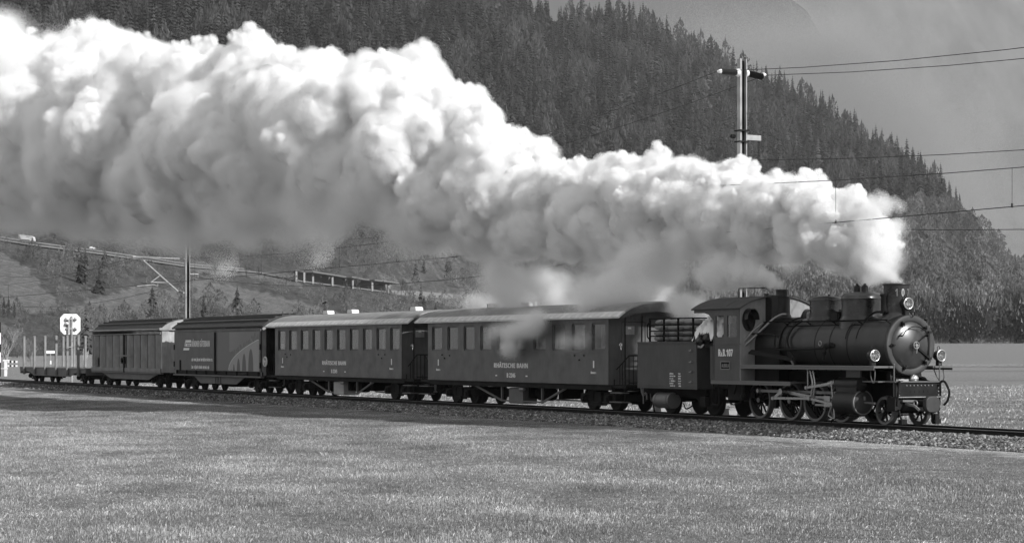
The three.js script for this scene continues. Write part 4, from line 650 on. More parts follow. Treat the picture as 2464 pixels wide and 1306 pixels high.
  // cylinders
  for (const s of [1, -1]) {
    const c = kit().cyl([1.0, 0.56, s * 0.93], [1.85, 0.56, s * 0.93], 0.31, 0.31, 36).box(1.0, 1.85, 0.56, 1.1, s * 0.62, s * 1.1).cyl([0.95, 1.02, s * 0.95], [1.88, 1.02, s * 0.95], 0.17, 0.17, 28).mesh('cylinder', M.black, engine);
    kit().lathe([[0.31, 0], [0.33, 0.005], [0.33, 0.04], [0.25, 0.06], [0.22, 0.1], [0.1, 0.12], [0.001, 0.12]], [1.85, 0.56, s * 0.93], 'x', 32).mesh('cylinder_cover', M.ring, c);
    kit().lathe([[0.17, 0], [0.19, 0.01], [0.19, 0.04], [0.12, 0.07], [0.05, 0.09], [0.04, 0.2], [0.001, 0.2]], [1.88, 1.02, s * 0.95], 'x', 26).mesh('valve_cover', M.frame, c);
    kit().torus([1.9, 0.56, s * 0.93], 0.30, 0.018, 'x', 30).mesh('cover_rim', M.dull, c);
    kit().cyl([1.98, 0.56, s * 0.93], [2.4, 0.55, s * 0.93], 0.03).cyl([2.02, 0.62, s * 0.97], [2.02, 0.72, s * 0.97], 0.03, 0.03, 10).mesh('tail_rod', M.pipe, c);
    // motion
    const Z = s * 0.98;
    kit().bar([-0.1, 0.66, s * 0.93], [1.0, 0.66, s * 0.93], 0.07, 0.06).bar([-0.1, 0.46, s * 0.93], [1.0, 0.46, s * 0.93], 0.07, 0.05).mesh('slide_bar', M.dull, engine);
    kit().cyl([0.5, 0.56, s * 0.93], [1.0, 0.56, s * 0.93], 0.035).mesh('piston_rod', M.steel, engine);
    kit().box(0.32, 0.58, 0.42, 0.7, s * 0.93 - 0.06, s * 0.93 + 0.06).mesh('crosshead', M.steel, engine);
    const rod = (name, a, b, wa, wb, t, m = M.steel) => { const L = Math.hypot(b[0] - a[0], b[1] - a[1]), dx = (b[0] - a[0]) / L, dy = (b[1] - a[1]) / L, nx = -dy, ny = dx; kit().plateXY(shp([[a[0] + nx * wa, a[1] + ny * wa], [b[0] + nx * wb, b[1] + ny * wb], [b[0] - nx * wb, b[1] - ny * wb], [a[0] - nx * wa, a[1] - ny * wa]]), a[2] - t / 2, t).cyl([a[0], a[1], a[2] - t * 0.75], [a[0], a[1], a[2] + t * 0.75], wa * 1.7, wa * 1.7, 16).cyl([b[0], b[1], b[2] - t * 0.75], [b[0], b[1], b[2] + t * 0.75], wb * 1.7, wb * 1.7, 16).mesh(name, m, engine); };
    const pin = (i) => [DRV[i] + 0.12, R + 0.26];
    for (let i = 0; i < 3; i++) rod('coupling_rod', [...pin(i), s * 0.7], [...pin(i + 1), s * 0.7], 0.038, 0.038, 0.035, M.dull);
    rod('main_rod', [...pin(1), s * 0.84], [0.45, 0.56, s * 0.84], 0.045, 0.04, 0.05);
    for (let i = 0; i < 4; i++) kit().cyl([...pin(i), s * 0.6], [...pin(i), s * (i === 1 ? 1.0 : 0.76)], i === 1 ? 0.09 : 0.06, i === 1 ? 0.09 : 0.06, 14).mesh('crank_pin', M.steel, engine);
    rod('return_crank', [pin(1)[0], pin(1)[1], s * 0.99], [DRV[1] - 0.2, R + 0.08, s * 0.99], 0.05, 0.035, 0.05);
    rod('eccentric_rod', [DRV[1] - 0.2, R + 0.08, s * 1.04], [-0.25, 0.62, s * 1.04], 0.03, 0.03, 0.035); rod('combination_link', [-0.25, 0.62, s * 1.03], [0.7, 0.5, s * 1.03], 0.03, 0.03, 0.03);
    kit().tube([[-0.27, 1.35, Z], [-0.17, 1.0, Z], [-0.25, 0.62, Z]], 0.035, 8).tube([[-0.15, 1.35, Z], [-0.07, 1.0, Z], [-0.15, 0.62, Z]], 0.03, 8).mesh('expansion_link', M.steel, engine);
    kit().bar([-0.38, 1.42, Z], [-0.38, 0.88, Z], 0.03, 0.045).ball([-0.38, 1.38, Z], 0.045, 8).mesh('lifting_link', M.steel, engine);
    rod('radius_rod', [-0.4, 0.9, s * 1.02], [0.72, 1.03, s * 1.02], 0.028, 0.04, 0.04); kit().cyl([0.7, 1.02, s * 0.95], [1.1, 1.02, s * 0.95], 0.055).cyl([0.55, 1.0, s * 0.98], [0.8, 1.06, s * 0.95], 0.09).mesh('valve_spindle', M.steel, engine);
    kit().bar([0.72, 1.05, s * 1.04], [0.82, 0.5, s * 1.04], 0.03, 0.05).tube([[0.78, 0.5, s * 1.04], [0.62, 0.25, s * 1.04], [0.6, 0.2, s * 1.04], [0.84, 0.13, s * 1.04], [0.82, 0.42, s * 1.04]], 0.025, 6).mesh('union_link', M.steel, engine);
    kit().cyl([1.0, 0.2, s * 0.9], [1.9, 0.23, s * 0.9], 0.02).tube([[1.05, 0.2, s * 1.0], [0.8, 0.14, s * 1.0], [0.65, 0.04, s * 1.0]], 0.03).mesh('drain_pipe', M.frame, engine);
    kit().box(-0.5, -0.1, 1.15, 1.4, s * 0.85, s * 0.95).mesh('link_bracket', M.frame, engine);
    // front steps and lamps
    kit().tube([[2.3, 1.42, s * 1.0], [2.38, 1.2, s * 1.05], [2.52, 1.06, s * 1.08], [2.6, 1.2, s * 1.1], [2.58, 1.4, s * 1.08]], 0.014).mesh('lamp_cable', M.pipe, engine);
    lamp(engine, 2.5, 1.75, s * 1.05, 0.14, 1.49);
    kit().cyl([2.88, 0.72, s * 0.72], [2.88, 1.52, s * 0.72], 0.018).ball([2.88, 1.53, s * 0.72], 0.025, 6).mesh('front_post', M.pipe, engine);
    kit().tube([[2.98, 0.98, s * 0.62], [3.02, 1.1, s * 0.66], [3.1, 1.08, s * 0.72], [3.16, 0.85, s * 0.8], [3.1, 0.62, s * 0.8], [3.02, 0.5, s * 0.74]], 0.03, 8, 30).mesh('brake_hose', M.frame, engine);
    kit().box(2.55, 2.9, 0.36, 0.4, s * 0.5, s * 0.72).box(2.6, 2.64, 0.38, 0.75, s * 0.66, s * 0.7).mesh('front_step', M.frame, engine);
    kit().tube([[2.95, 0.38, s * 0.62], [3.0, 0.2, s * 0.6], [3.0, 0.06, s * 0.54]], 0.025).box(2.92, 3.06, 0.04, 0.16, s * 0.45, s * 0.62).mesh('guard_iron', M.frame, engine);
  }
  lamp(engine, 2.5, 3.06, 0, 0.14, 2.76);
  kit().tube([[2.66, 2.86, 0.06], [2.7, 2.78, 0.0], [2.67, 2.72, -0.02], [2.64, 2.76, -0.1], [2.66, 2.88, -0.12]], 0.01, 5).mesh('lamp_cable', M.dark, engine);
  // buffer beam
  const bb = kit().box(2.9, 2.95, 0.72, 1.08, -0.72, 0.72).mesh('buffer_beam', M.frame, engine);
  kit().box(2.6, 3.0, 1.08, 1.11, -0.78, 0.78).box(1.9, 2.6, 1.08, 1.11, -1.0, 1.0).mesh('front_platform', M.pipe, engine);
  { const k = kit(); for (let i = 0; i < 8; i++) k.ball([2.955, 1.0, -0.42 + i * 0.115], 0.022, 6); for (let i = 0; i < 4; i++) k.ball([2.955, 1.03 - i * 0.09, 0.62], 0.022, 6).ball([2.955, 1.03 - i * 0.09, -0.62], 0.022, 6); k.mesh('rivet_heads', M.dull, bb); }
  { const k = kit(); for (let i = 0; i < 5; i++) k.box(2.95, 2.956, 0.82, 0.88, -0.3 + i * 0.14, -0.285 + i * 0.14); k.mesh('slots', M.dark, bb); }
  kit().cyl([2.98, 0.71, -0.68], [2.98, 0.71, 0.68], 0.02).mesh('lower_rail', M.steel, bb);
  kit().box(2.6, 2.92, 0.38, 0.7, -0.72, -0.66).box(2.6, 2.92, 0.38, 0.7, 0.66, 0.72).box(2.65, 2.9, 0.36, 0.42, -0.7, 0.7).box(2.86, 2.9, 0.42, 0.7, -0.7, 0.7).mesh('beam_bracket', M.frame, engine);
  kit().cyl([2.9, 0.55, 0], [3.42, 0.55, 0], 0.09, 0.09, 14).mesh('buffer_shank', M.frame, engine);
  { const S = shp(roundRect(-0.2, 0.36, 0.2, 0.72, 0.13, 5)); const g = new THREE.ExtrudeGeometry(S, { depth: 0.05, bevelEnabled: true, bevelSize: 0.03, bevelThickness: 0.05, bevelSegments: 4, curveSegments: 8 }); g.rotateY(Math.PI / 2); g.translate(3.42, 0, 0); kit().add(g).mesh('buffer_head', M.ring, engine); }
  kit().bar([2.95, 0.55, 0.4], [3.3, 0.5, 0.4], 0.06, 0.05).bar([3.3, 0.5, 0.4], [3.42, 0.4, 0.36], 0.05, 0.05).bar([2.95, 0.62, 0.5], [3.1, 0.62, 0.24], 0.05, 0.05).torus([3.2, 0.56, 0.3], 0.07, 0.02, 'z', 12).bar([3.0, 0.52, -0.4], [3.3, 0.48, -0.4], 0.06, 0.05).mesh('coupling_hook', M.dull, engine);
  kit().tube([[3.0, 0.5, -0.3], [3.1, 0.3, -0.32], [3.14, 0.1, -0.3], [3.24, 0.08, -0.3]], 0.05).box(3.2, 3.26, 0.04, 0.3, -0.4, -0.28).mesh('coupling_hose', M.frame, engine);
  kit().ball([2.8, 1.17, 0.02], 0.12, 14, 0.8, 0.9, 1).cyl([2.75, 1.1, 0.35], [2.75, 1.17, 0.35], 0.04).box(2.68, 2.8, 1.1, 1.16, 0.2, 0.5).mesh('bell_cover', M.chrome, engine);
  // cab
  const cabS = shp([[-4.48, 1.05], [-3.16, 1.05], [-3.16, 3.05], [-4.48, 3.05]]);
  cabS.holes.push(hole(roundRect(-4.37, 2.25, -3.97, 2.84, 0.02)), hole(roundRect(-3.79, 2.25, -3.33, 2.84, 0.02)));
  for (const s of [1, -1]) {
    const w = kit().plateXY(cabS, s > 0 ? 1.21 : -1.25, 0.04).mesh('cab_side', M.cab, engine);
    kit().box(-4.5, -3.14, 2.04, 2.06, s * 1.25 - 0.005, s * 1.25 + 0.015).box(-4.47, -4.44, 1.06, 2.2, s * 1.25 - 0.005, s * 1.25 + 0.012).mesh('beading', M.cab, w);
    kit().box(-3.79, -3.33, 2.25, 2.84, s * 1.23 - 0.003, s * 1.23 + 0.003).mesh('cab_pane', M.glass, w); kit().box(-3.76, -3.735, 2.26, 2.83, s * 1.2 - 0.01, s * 1.2 + 0.01).mesh('window_post', M.letterWhite, w);
    kit().plateXY(shp([[-5.48, 3.05], [-5.48, 2.93], [-4.95, 2.93], [-4.72, 2.88], [-4.5, 2.72], [-4.47, 2.72], [-4.47, 3.05]]), s > 0 ? 1.22 : -1.25, 0.03).mesh('cab_valance', M.cab, engine);
    kit().cyl([-4.55, 1.2, s * 1.2], [-4.55, 2.1, s * 1.2], 0.02).mesh('cab_handrail', M.frame, engine);
    kit().box(-5.0, -4.55, 1.05, 2.0, s * 1.0 - 0.02, s * 1.0 + 0.02).mesh('cab_gate', M.tender, engine);
    kit().tube([[-4.55, 0.95, s * 1.2], [-4.6, 0.7, s * 1.2], [-4.6, 0.4, s * 1.2], [-4.3, 0.36, s * 1.2], [-4.3, 0.95, s * 1.2]], 0.02).box(-4.65, -4.25, 0.34, 0.37, s * 1.08, s * 1.25).mesh('cab_step', M.frame, engine);
    kit().box(-4.2, -3.45, 0.5, 0.95, s * 0.75, s * 0.95).cyl([-3.3, 0.62, s * 1.05], [-3.3, 0.95, s * 1.05], 0.04).ball([-3.3, 0.62, s * 1.05], 0.08, 8).cyl([-3.75, 0.68, s * 1.05], [-3.6, 0.94, s * 1.05], 0.03).tube([[-4.2, 0.5, s * 1.0], [-3.9, 0.38, s * 1.0], [-3.6, 0.42, s * 1.0], [-3.35, 0.56, s * 1.0]], 0.02).mesh('injector', M.frame, engine);
  }
  letters('R', -4.22, 1.715, 1.25, 0.105, 0.2, 0.01, 'lettering', M.letterWhite, engine); letters('h.', -4.10, 1.715, 1.25, 0.085, 0.14, 0.01, 'lettering', M.letterWhite, engine); letters('B.', -3.99, 1.715, 1.25, 0.135, 0.2, 0.01, 'lettering', M.letterWhite, engine); letters('107', -3.82, 1.715, 1.25, 0.31, 0.2, 0.01, 'number', M.letterWhite, engine);
  kit().box(-4.1, -3.64, 1.35, 1.37, 1.25, 1.27).box(-4.1, -3.64, 1.56, 1.58, 1.25, 1.27).box(-4.1, -4.08, 1.37, 1.56, 1.25, 1.27).box(-3.66, -3.64, 1.37, 1.56, 1.25, 1.27).mesh('plate_frame', M.dull, engine); kit().box(-4.08, -3.66, 1.37, 1.56, 1.25, 1.256).mesh('name_plate', M.dark, engine); letters('ALBULA', -4.05, 1.41, 1.256, 0.36, 0.1, 0.006, 'lettering', M.dull, engine);
  { const S = shp([[-1.25, 1.05], [1.25, 1.05], [1.25, 3.05], ...arc(1.25, 3.04, 3.37).reverse().slice(1, -1), [-1.25, 3.05]]); for (const s of [1, -1]) S.holes.push(hole(ellipse(s * 0.98, 2.72, 0.2, 0.3))); kit().plateZY(S, -3.18, 0.04).mesh('cab_front', M.cabFrontLit, engine);
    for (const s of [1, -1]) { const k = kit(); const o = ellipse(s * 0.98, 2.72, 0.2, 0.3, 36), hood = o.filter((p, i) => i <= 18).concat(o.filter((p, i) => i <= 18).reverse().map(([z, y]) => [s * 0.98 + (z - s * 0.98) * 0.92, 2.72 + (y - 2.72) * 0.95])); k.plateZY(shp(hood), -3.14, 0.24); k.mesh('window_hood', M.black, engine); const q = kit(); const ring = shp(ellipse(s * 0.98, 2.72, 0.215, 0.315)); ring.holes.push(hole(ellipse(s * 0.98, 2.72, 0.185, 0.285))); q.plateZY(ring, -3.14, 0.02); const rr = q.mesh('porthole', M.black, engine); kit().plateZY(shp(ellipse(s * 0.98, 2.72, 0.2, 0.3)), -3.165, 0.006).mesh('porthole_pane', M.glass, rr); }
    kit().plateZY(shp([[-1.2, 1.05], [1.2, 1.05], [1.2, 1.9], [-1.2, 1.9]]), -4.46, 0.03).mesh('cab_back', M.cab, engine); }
  kit().put(roofShell(1.32, 3.04, 3.39, -5.54, -3.08, 0.03)).mesh('cab_roof', M.roofDark, engine); kit().put(roofShell(1.325, 3.045, 3.396, -3.9, -3.86, 0.03)).mesh('roof_seam', M.roofDark, engine);
  kit().box(-4.46, -3.2, 1.05, 1.1, -1.2, 1.2).box(-3.45, -3.2, 1.1, 2.5, -0.6, 0.6).mesh('cab_floor', M.dark, engine);
  kit().cyl([-4.55, 3.3, 0.35], [-4.55, 3.62, 0.35], 0.015, 0.015, 6).cyl([-4.55, 3.62, 0.35], [-3.6, 3.62, 0.1], 0.012, 0.012, 6).mesh('whistle_rod', M.dark, engine); kit().lathe([[0.001, 0], [0.05, 0.01], [0.075, 0.06], [0.06, 0.11], [0.02, 0.13], [0.02, 0.19], [0.06, 0.2], [0.001, 0.22]], [-3.55, 3.4, 0.1], 'y', 14).mesh('whistle', M.brass, engine);
}
function lamp(parent, x, y, z, r, base) {
  const l = kit().lathe([[r * 0.75, -0.16], [r * 0.95, -0.12], [r, 0.0], [r * 1.04, 0.02], [r * 1.04, 0.05]], [x, y, z], 'x', 28).cyl([x - 0.17, y, z], [x - 0.15, y, z], r * 0.76, r * 0.76, 20).box(x - 0.1, x, base, y - r * 0.9, z - 0.06, z + 0.06).mesh('headlamp', M.black, parent);
  kit().torus([x + 0.05, y, z], r * 0.98, r * 0.12, 'x', 30, 8).mesh('lamp_rim', M.chrome, l);
  kit().lathe([[0.01, -0.09], [r * 0.5, -0.06], [r * 0.92, 0.03]], [x, y, z], 'x', 24).mesh('reflector', M.lens, l);
  kit().lathe([[0.001, 0.075], [r * 0.5, 0.065], [r * 0.9, 0.045]], [x, y, z], 'x', 24).mesh('lens', M.glass, l); kit().ball([x, y, z], r * 0.2, 8).mesh('bulb', M.white, l);
  kit().tube([[x - 0.06, y + r * 0.9, z - 0.04], [x - 0.06, y + r * 1.6, z - 0.03], [x - 0.06, y + r * 1.6, z + 0.03], [x - 0.06, y + r * 0.9, z + 0.04]], 0.008, 5).mesh('lamp_handle', M.frame, l);
}
// ------------------------------------------------------------ person in the cab
{
  const J = { hip: [0, 0.92, 0], chest: [0, 1.32, 0.02], neck: [0, 1.5, 0.02], head: [0.03, 1.63, 0.03], sR: [-0.02, 1.42, 0.2], eR: [-0.12, 1.16, 0.3], hR: [0.1, 1.1, 0.33], sL: [0, 1.42, -0.17], eL: [0.08, 1.18, -0.26], hL: [0.3, 1.15, -0.18], kR: [0.04, 0.48, 0.1], aR: [0.0, 0.08, 0.1], kL: [0.03, 0.48, -0.1], aL: [0.0, 0.08, -0.1], tR: [0.16, 0.04, 0.12], tL: [0.16, 0.04, -0.12], pR: [0, 0.88, 0.09], pL: [0, 0.88, -0.09] };
  const B = [['hip', 'chest', 0.14, 0.17], ['chest', 'neck', 0.15, 0.07], ['neck', 'head', 0.06, 0.1], ['sR', 'sL', 0.075, 0.075], ['sR', 'eR', 0.065, 0.05], ['eR', 'hR', 0.05, 0.038], ['sL', 'eL', 0.065, 0.05], ['eL', 'hL', 0.05, 0.038], ['pR', 'kR', 0.095, 0.065], ['kR', 'aR', 0.06, 0.045], ['pL', 'kL', 0.095, 0.065], ['kL', 'aL', 0.06, 0.045], ['aR', 'tR', 0.045, 0.04], ['aL', 'tL', 0.045, 0.04], ['hip', 'pR', 0.13, 0.1], ['hip', 'pL', 0.13, 0.1], ['head', 'head', 0.1, 0.1]];
  const n = 72, mc = new MarchingCubes(n, M.cloth, false, false, 60000), S = 0.95; mc.isolation = 0;
  for (let k = 0; k < n; k++) for (let j = 0; j < n; j++) for (let i = 0; i < n; i++) {
    const p = [(i - n / 2) / (n / 2) * S, (j - n / 2) / (n / 2) * S + 0.86, (k - n / 2) / (n / 2) * S]; let s = 0;
    for (const [a, b, ra, rb] of B) { const A = J[a], C = J[b]; const d = [C[0] - A[0], C[1] - A[1], C[2] - A[2]], L = d[0] ** 2 + d[1] ** 2 + d[2] ** 2 || 1, t = clamp(((p[0] - A[0]) * d[0] + (p[1] - A[1]) * d[1] + (p[2] - A[2]) * d[2]) / L, 0, 1); s += Math.exp(-(Math.hypot(p[0] - A[0] - d[0] * t, p[1] - A[1] - d[1] * t, p[2] - A[2] - d[2] * t) - lerp(ra, rb, t)) * 30); }
    mc.field[i + j * n + k * n * n] = Math.log(Math.max(s, 1e-9)) / 30;
  }
  mc.update(); const g = new THREE.BufferGeometry(); g.setAttribute('position', new THREE.BufferAttribute(mc.positionArray.slice(0, mc.count * 3), 3)); g.scale(S, S, S); g.translate(0, 0.86, 0); g.computeVertexNormals();
  const o = thing('person', 'person in dark work clothes at the side window of the engine cab', 'person', [-4.05, 1.1, 0.78]);
  const b = new THREE.Mesh(g, M.cloth); b.name = 'body'; o.add(b);
  kit().ball([0.03, 1.65, 0.03], 0.105, 12, 1.05, 1.15, 0.95).ball([0.14, 1.63, 0.03], 0.022, 6).ball([0.11, 1.66, 0.07], 0.014, 6).ball([0.11, 1.66, -0.01], 0.014, 6).ball([0.1, 1.58, 0.03], 0.03, 6, 1, 0.4, 1.2).mesh('face', mat(0.32, 0.6), o);
  kit().lathe([[0.115, 0], [0.125, 0.05], [0.1, 0.09], [0.001, 0.1]], [0.02, 1.7, 0.03], 'y', 16).box(0.1, 0.2, 1.7, 1.715, -0.05, 0.11).mesh('cap', M.dark, o);
  for (const [h, s] of [['hR', 1], ['hL', -1]]) { const [x, y, z] = J[h], k = kit().ball([x + 0.03, y, z], 0.04, 8, 1.2, 0.6, 1); for (let f = 0; f < 4; f++) k.tube([[x + 0.05, y + 0.005, z - 0.028 + f * 0.019], [x + 0.1 - 0.006 * Math.abs(f - 1.5), y, z - 0.03 + f * 0.02], [x + 0.115, y - 0.025, z - 0.03 + f * 0.02]], 0.0085, 5); k.tube([[x + 0.03, y, z - 0.035 * s], [x + 0.06, y - 0.01, z - 0.06 * s], [x + 0.085, y - 0.015, z - 0.06 * s]], 0.01, 5); k.mesh('hand', mat(0.3, 0.6), o); }
}
// ------------------------------------------------------------ trees
const roadY = curve1([[-80, 572], [0, 578], [60, 588], [215, 608], [330, 624], [450, 642], [620, 656], [715, 676], [800, 687], [940, 704], [1110, 716]]), ROAD = roadY;
function triGeo(tris, vcol) { const g = new THREE.BufferGeometry(); g.setAttribute('position', new THREE.BufferAttribute(new Float32Array(tris), 3)); if (vcol) g.setAttribute('color', new THREE.BufferAttribute(new Float32Array(vcol), 3)); g.setAttribute('uv', new THREE.BufferAttribute(new Float32Array(tris.length / 3 * 2), 2)); g.computeVertexNormals(); return g; }
function coniferCrown(seed, levels = 15, per = 7, width = 0.17) { // drooping sprays round a stem of height 1
  const r = rng(seed), t = [];
  for (let l = 0; l < levels; l++) {
    const f = l / (levels - 1), y = 0.10 + 0.88 * f, R = width * Math.pow(1 - f, 0.8) * (0.75 + 0.5 * r()) + 0.012;
    for (let i = 0; i < per; i++) {
      const a = r() * 6.283, L = R * (0.6 + 0.6 * r()), ca = Math.cos(a), sa = Math.sin(a), w = L * (0.3 + 0.25 * r()), y1 = y - L * (0.25 + 0.5 * r()), yt = y + 0.028 + 0.015 * r();
      const tip = [ca * L, y1, sa * L], b1 = [ca * L * 0.45 - sa * w, y - L * 0.12, sa * L * 0.45 + ca * w], b2 = [ca * L * 0.45 + sa * w, y - L * 0.12, sa * L * 0.45 - ca * w], root = [0, yt, 0];
      t.push(...root, ...b1, ...tip, ...root, ...tip, ...b2);
    }
  }
  return t;
}
function stem(h, r0, n = 5) { const o = []; for (let i = 0; i < n; i++) { const a = i / n * 6.283, b = (i + 1) / n * 6.283; o.push(r0 * Math.cos(a), -0.03, r0 * Math.sin(a), 0, h, 0, r0 * Math.cos(b), -0.03, r0 * Math.sin(b)); } return o; }
function bareTree(seed, spread = 0.55, levels = 4) { // trunk and limbs, then twigs
  const r = rng(seed), limbs = [], twigs = [];
  const seg = (out, a, b, w0, w1) => { const d = b.clone().sub(a).normalize(), u = V().crossVectors(d, Math.abs(d.y) > 0.9 ? V(1, 0, 0) : V(0, 1, 0)).normalize(), v = V().crossVectors(d, u); for (let i = 0; i < 3; i++) { const p = (k, c, w) => c.clone().addScaledVector(u, w * Math.cos(k * 2.094)).addScaledVector(v, w * Math.sin(k * 2.094)).toArray(); out.push(...p(i, a, w0), ...p(i + 1, a, w0), ...p(i, b, w1), ...p(i + 1, a, w0), ...p(i + 1, b, w1), ...p(i, b, w1)); } };
  const grow = (a, dir, len, w, l) => {
    const b = a.clone().addScaledVector(dir, len); seg(l < 2 ? limbs : twigs, a, b, w, w * 0.62);
    if (l >= levels) return; const n = l === 0 ? 5 : 3 + (r() < 0.5 ? 1 : 0);
    for (let i = 0; i < n; i++) { const az = r() * 6.283, tilt = spread * (0.45 + 0.9 * r()), q = dir.clone().add(V(Math.cos(az), 0.25, Math.sin(az)).multiplyScalar(tilt)).normalize(); grow(a.clone().lerp(b, l === 0 ? 0.45 + 0.6 * r() : 0.35 + 0.65 * r()), q, len * (0.55 + 0.25 * r()), w * 0.55, l + 1); }
  };
  grow(V(0, -0.02, 0), V(0.04 * (r() - 0.5), 1, 0.04 * (r() - 0.5)).normalize(), 0.42, 0.02, 0); return [limbs, twigs];
}
function feathery(seed, n = 170, w = 0.16, y0 = 0.12) { // leafless larch or broadleaf seen from far: many thin rising sprays
  const r = rng(seed), t = []; for (let i = 0; i < n; i++) { const f = Math.pow(r(), 0.8), y = y0 + (0.95 - y0) * f, R = w * Math.sqrt(r()) * Math.sin(Math.PI * Math.min(1, 0.18 + 0.86 * f)) , a = r() * 6.283, x = R * Math.cos(a), z = R * Math.sin(a), L = 0.05 + 0.08 * r(), q = 0.008 + 0.012 * r(), b = r() * 6.283; t.push(x * 0.6, y - 0.02, z * 0.6, x + q * Math.cos(b), y + L * 0.4, z + q * Math.sin(b), x * 1.25, y + L, z * 1.25, x, y, z, x * 1.3 - q * Math.sin(b), y + L * 0.2, z * 1.3 + q * Math.cos(b), x * 1.1 + q, y + L * 1.1, z * 1.1); }
  return t.concat(stem(0.9, 0.012));
}
const leafMat = (v) => mat(v, 0.95, { specularIntensity: 0.15 });
const needleM = leafMat(0.05), needlePale = leafMat(0.062), barkM = leafMat(0.075), twigM = mat(0.2, 0.95, { specularIntensity: 0.1, transmission: 0.35, thickness: 0 }), twigDark = leafMat(0.07);
const Q0 = new THREE.Quaternion(), YAX = V(0, 1, 0);
function scatter(name, label, geo, material, list) { // list of [point, height, turn, width, tone]
  const m = new THREE.InstancedMesh(geo, material, list.length), mx = new THREE.Matrix4(), c = new THREE.Color();
  list.forEach(([p, h, a, w, v], i) => { mx.compose(p, Q0.setFromAxisAngle(YAX, a), V(h * w, h, h * w)); m.setMatrixAt(i, mx); c.setRGB(v, v, v); m.setColorAt(i, c); });
  m.name = name; m.castShadow = m.receiveShadow = true; m.userData = { kind: 'stuff', label }; return m;
}
{
  const r = rng(404), conif = [[], [], []], larch = [[], []], scrub = [[], []], broad = [];
  for (let py = -60; py < 872; py += 7) for (let px = -110; px < 2570; px += 9) {
    const x = px + 9 * (r() - 0.5) * 2, y = py + 7 * (r() - 0.5) * 2, cy = crestY(x); if (y < cy + 2) continue;
    const patch = noise(x * 0.012, y * 0.012, 3) + 0.6 * noise(x * 0.04, y * 0.04, 8), low = y > 560 + 30 * noise(x * 0.01, 2, 1) && x < 1650, rightLow = x > 1620 && y > 500;
    if (low) {
      if (isMeadow(x, y) || isMeadow(x, y + 6)) continue; const roadY = ROAD(x); if (x < 1120 && y > roadY - 5 && y < roadY + (x < 300 ? 26 : 20)) continue;
      if (y < 640 ? r() < 0.5 : r() < 0.87 - 0.3 * sstep(patch, 0.1, 0.5)) continue; const w = slopeAt(x, y), d = depthOf(w.x, w.z); if (r() < 0.06 && patch < 0.1) { conif[r() * 3 | 0].push([w, 7 + 8 * r(), r() * 6, 1.1, 1.2 + 0.6 * r()]); } else scrub[r() * 2 | 0].push([w, (3 + 6 * r() * r()) * (d < 500 ? 0.6 : 1), r() * 6, 0.9 + 0.4 * r(), 0.45 + 0.6 * r() + 0.35 * Math.max(0, patch)]); continue;
    }
    if (r() < 0.5) continue; const w = slopeAt(x, y); if (rightLow) { const k = patch + 0.25 * sstep(y, 500, 700); (k > -0.6 ? (r() < 0.5 ? broad : larch[r() * 2 | 0]) : conif[r() * 3 | 0]).push([w, (k > -0.6 ? 9 : 11) + 8 * r(), r() * 6, 1.15 + 0.3 * r(), (1.3 + 1.5 * r()) * (1 + 0.7 * noise(x * 0.02, y * 0.008, 5))]); continue; }
    const pale = patch > 0.22 + 0.35 * r() || r() < 0.10;
    if (pale) larch[r() * 2 | 0].push([w, 17 + 12 * r(), r() * 6, 1.1 + 0.35 * r(), 0.6 + 0.8 * r()]);
    else conif[r() * 3 | 0].push([w, (15 + 18 * Math.pow(r(), 1.4)) * (y < cy + 60 ? 0.8 : 1), r() * 6, 1.0 + 0.45 * r(), (0.35 + 1.2 * r() * r()) * (1 + 0.6 * patch)]);
  }
  const forest = new THREE.Group(); forest.name = 'forest'; scene.add(forest); tag(forest, 'dense spruce and larch forest covering the mountain slope', null, null, 'stuff');
  conif.forEach((l, i) => forest.add(scatter('conifers', 'spruces of the slope', triGeo([...coniferCrown(60 + i, 15, 7, 0.16), ...stem(0.95, 0.012)]), needleM, l)));
  larch.forEach((l, i) => forest.add(scatter('larches', 'leafless larches among the spruces', triGeo(feathery(80 + i, 150, i ? 0.15 : 0.19)), twigDark, l)));
  for (let i = 0; i < 420; i++) { const x = lerp(1630, 2575, r()), y = lerp(829, 806, r() * r()), w = slopeAt(x, y); scrub[i & 1].push([w, 1.5 + 5 * r() * r() * r(), r() * 6, 1.2 + r(), 0.5 + 0.9 * r()]); }
  forest.add(scatter('broadleaves', 'leafless broadleaf trees at the foot of the slope', triGeo(feathery(97, 230, 0.27, 0.2)), twigDark, broad));
  const brush = new THREE.Group(); brush.name = 'scrub'; scene.add(brush); tag(brush, 'bare winter bushes and young trees on the valley side', null, null, 'stuff');
  scrub.forEach((l, i) => brush.add(scatter('bushes', 'leafless bushes', triGeo(feathery(90 + i, 120, 0.3, 0.05)), twigM, l)));
  console.log('trees', conif.map((l) => l.length).join(), larch.map((l) => l.length).join(), scrub.map((l) => l.length).join());
}
// single trees one can tell apart
function tree(kindName, label, px, py, hPx, seed, o = {}) {
  const w = o.depth ? bearing(px, o.depth, 0) : slopeAt(px, py); if (o.depth) w.y = fieldY(w.x, w.z) - 0.1; const h = hPx * depthOf(w.x, w.z) / 5000, t = thing(kindName, label, 'tree', w.toArray());
  const add = (name, tri, m) => { const g = triGeo(tri); g.scale(h * (o.wide || 1), h, h * (o.wide || 1)); g.rotateY(seed); const x = new THREE.Mesh(g, m); x.name = name; x.castShadow = x.receiveShadow = true; t.add(x); };
  if (kindName === 'spruce_tree') { add('trunk', stem(0.96, 0.014), barkM); add('crown', coniferCrown(seed, 20, 10, o.w || 0.2), o.m || needleM); }
  else if (kindName === 'poplar_tree') { add('trunk', stem(0.9, 0.014), barkM); add('crown', feathery(seed, 230, 0.085, 0.08), twigDark); }
  else { const [l, q] = bareTree(seed, o.spread || 0.55, 4); add('trunk', l, o.m || barkM); add('crown', q, o.m || twigM); }
  return t;
}
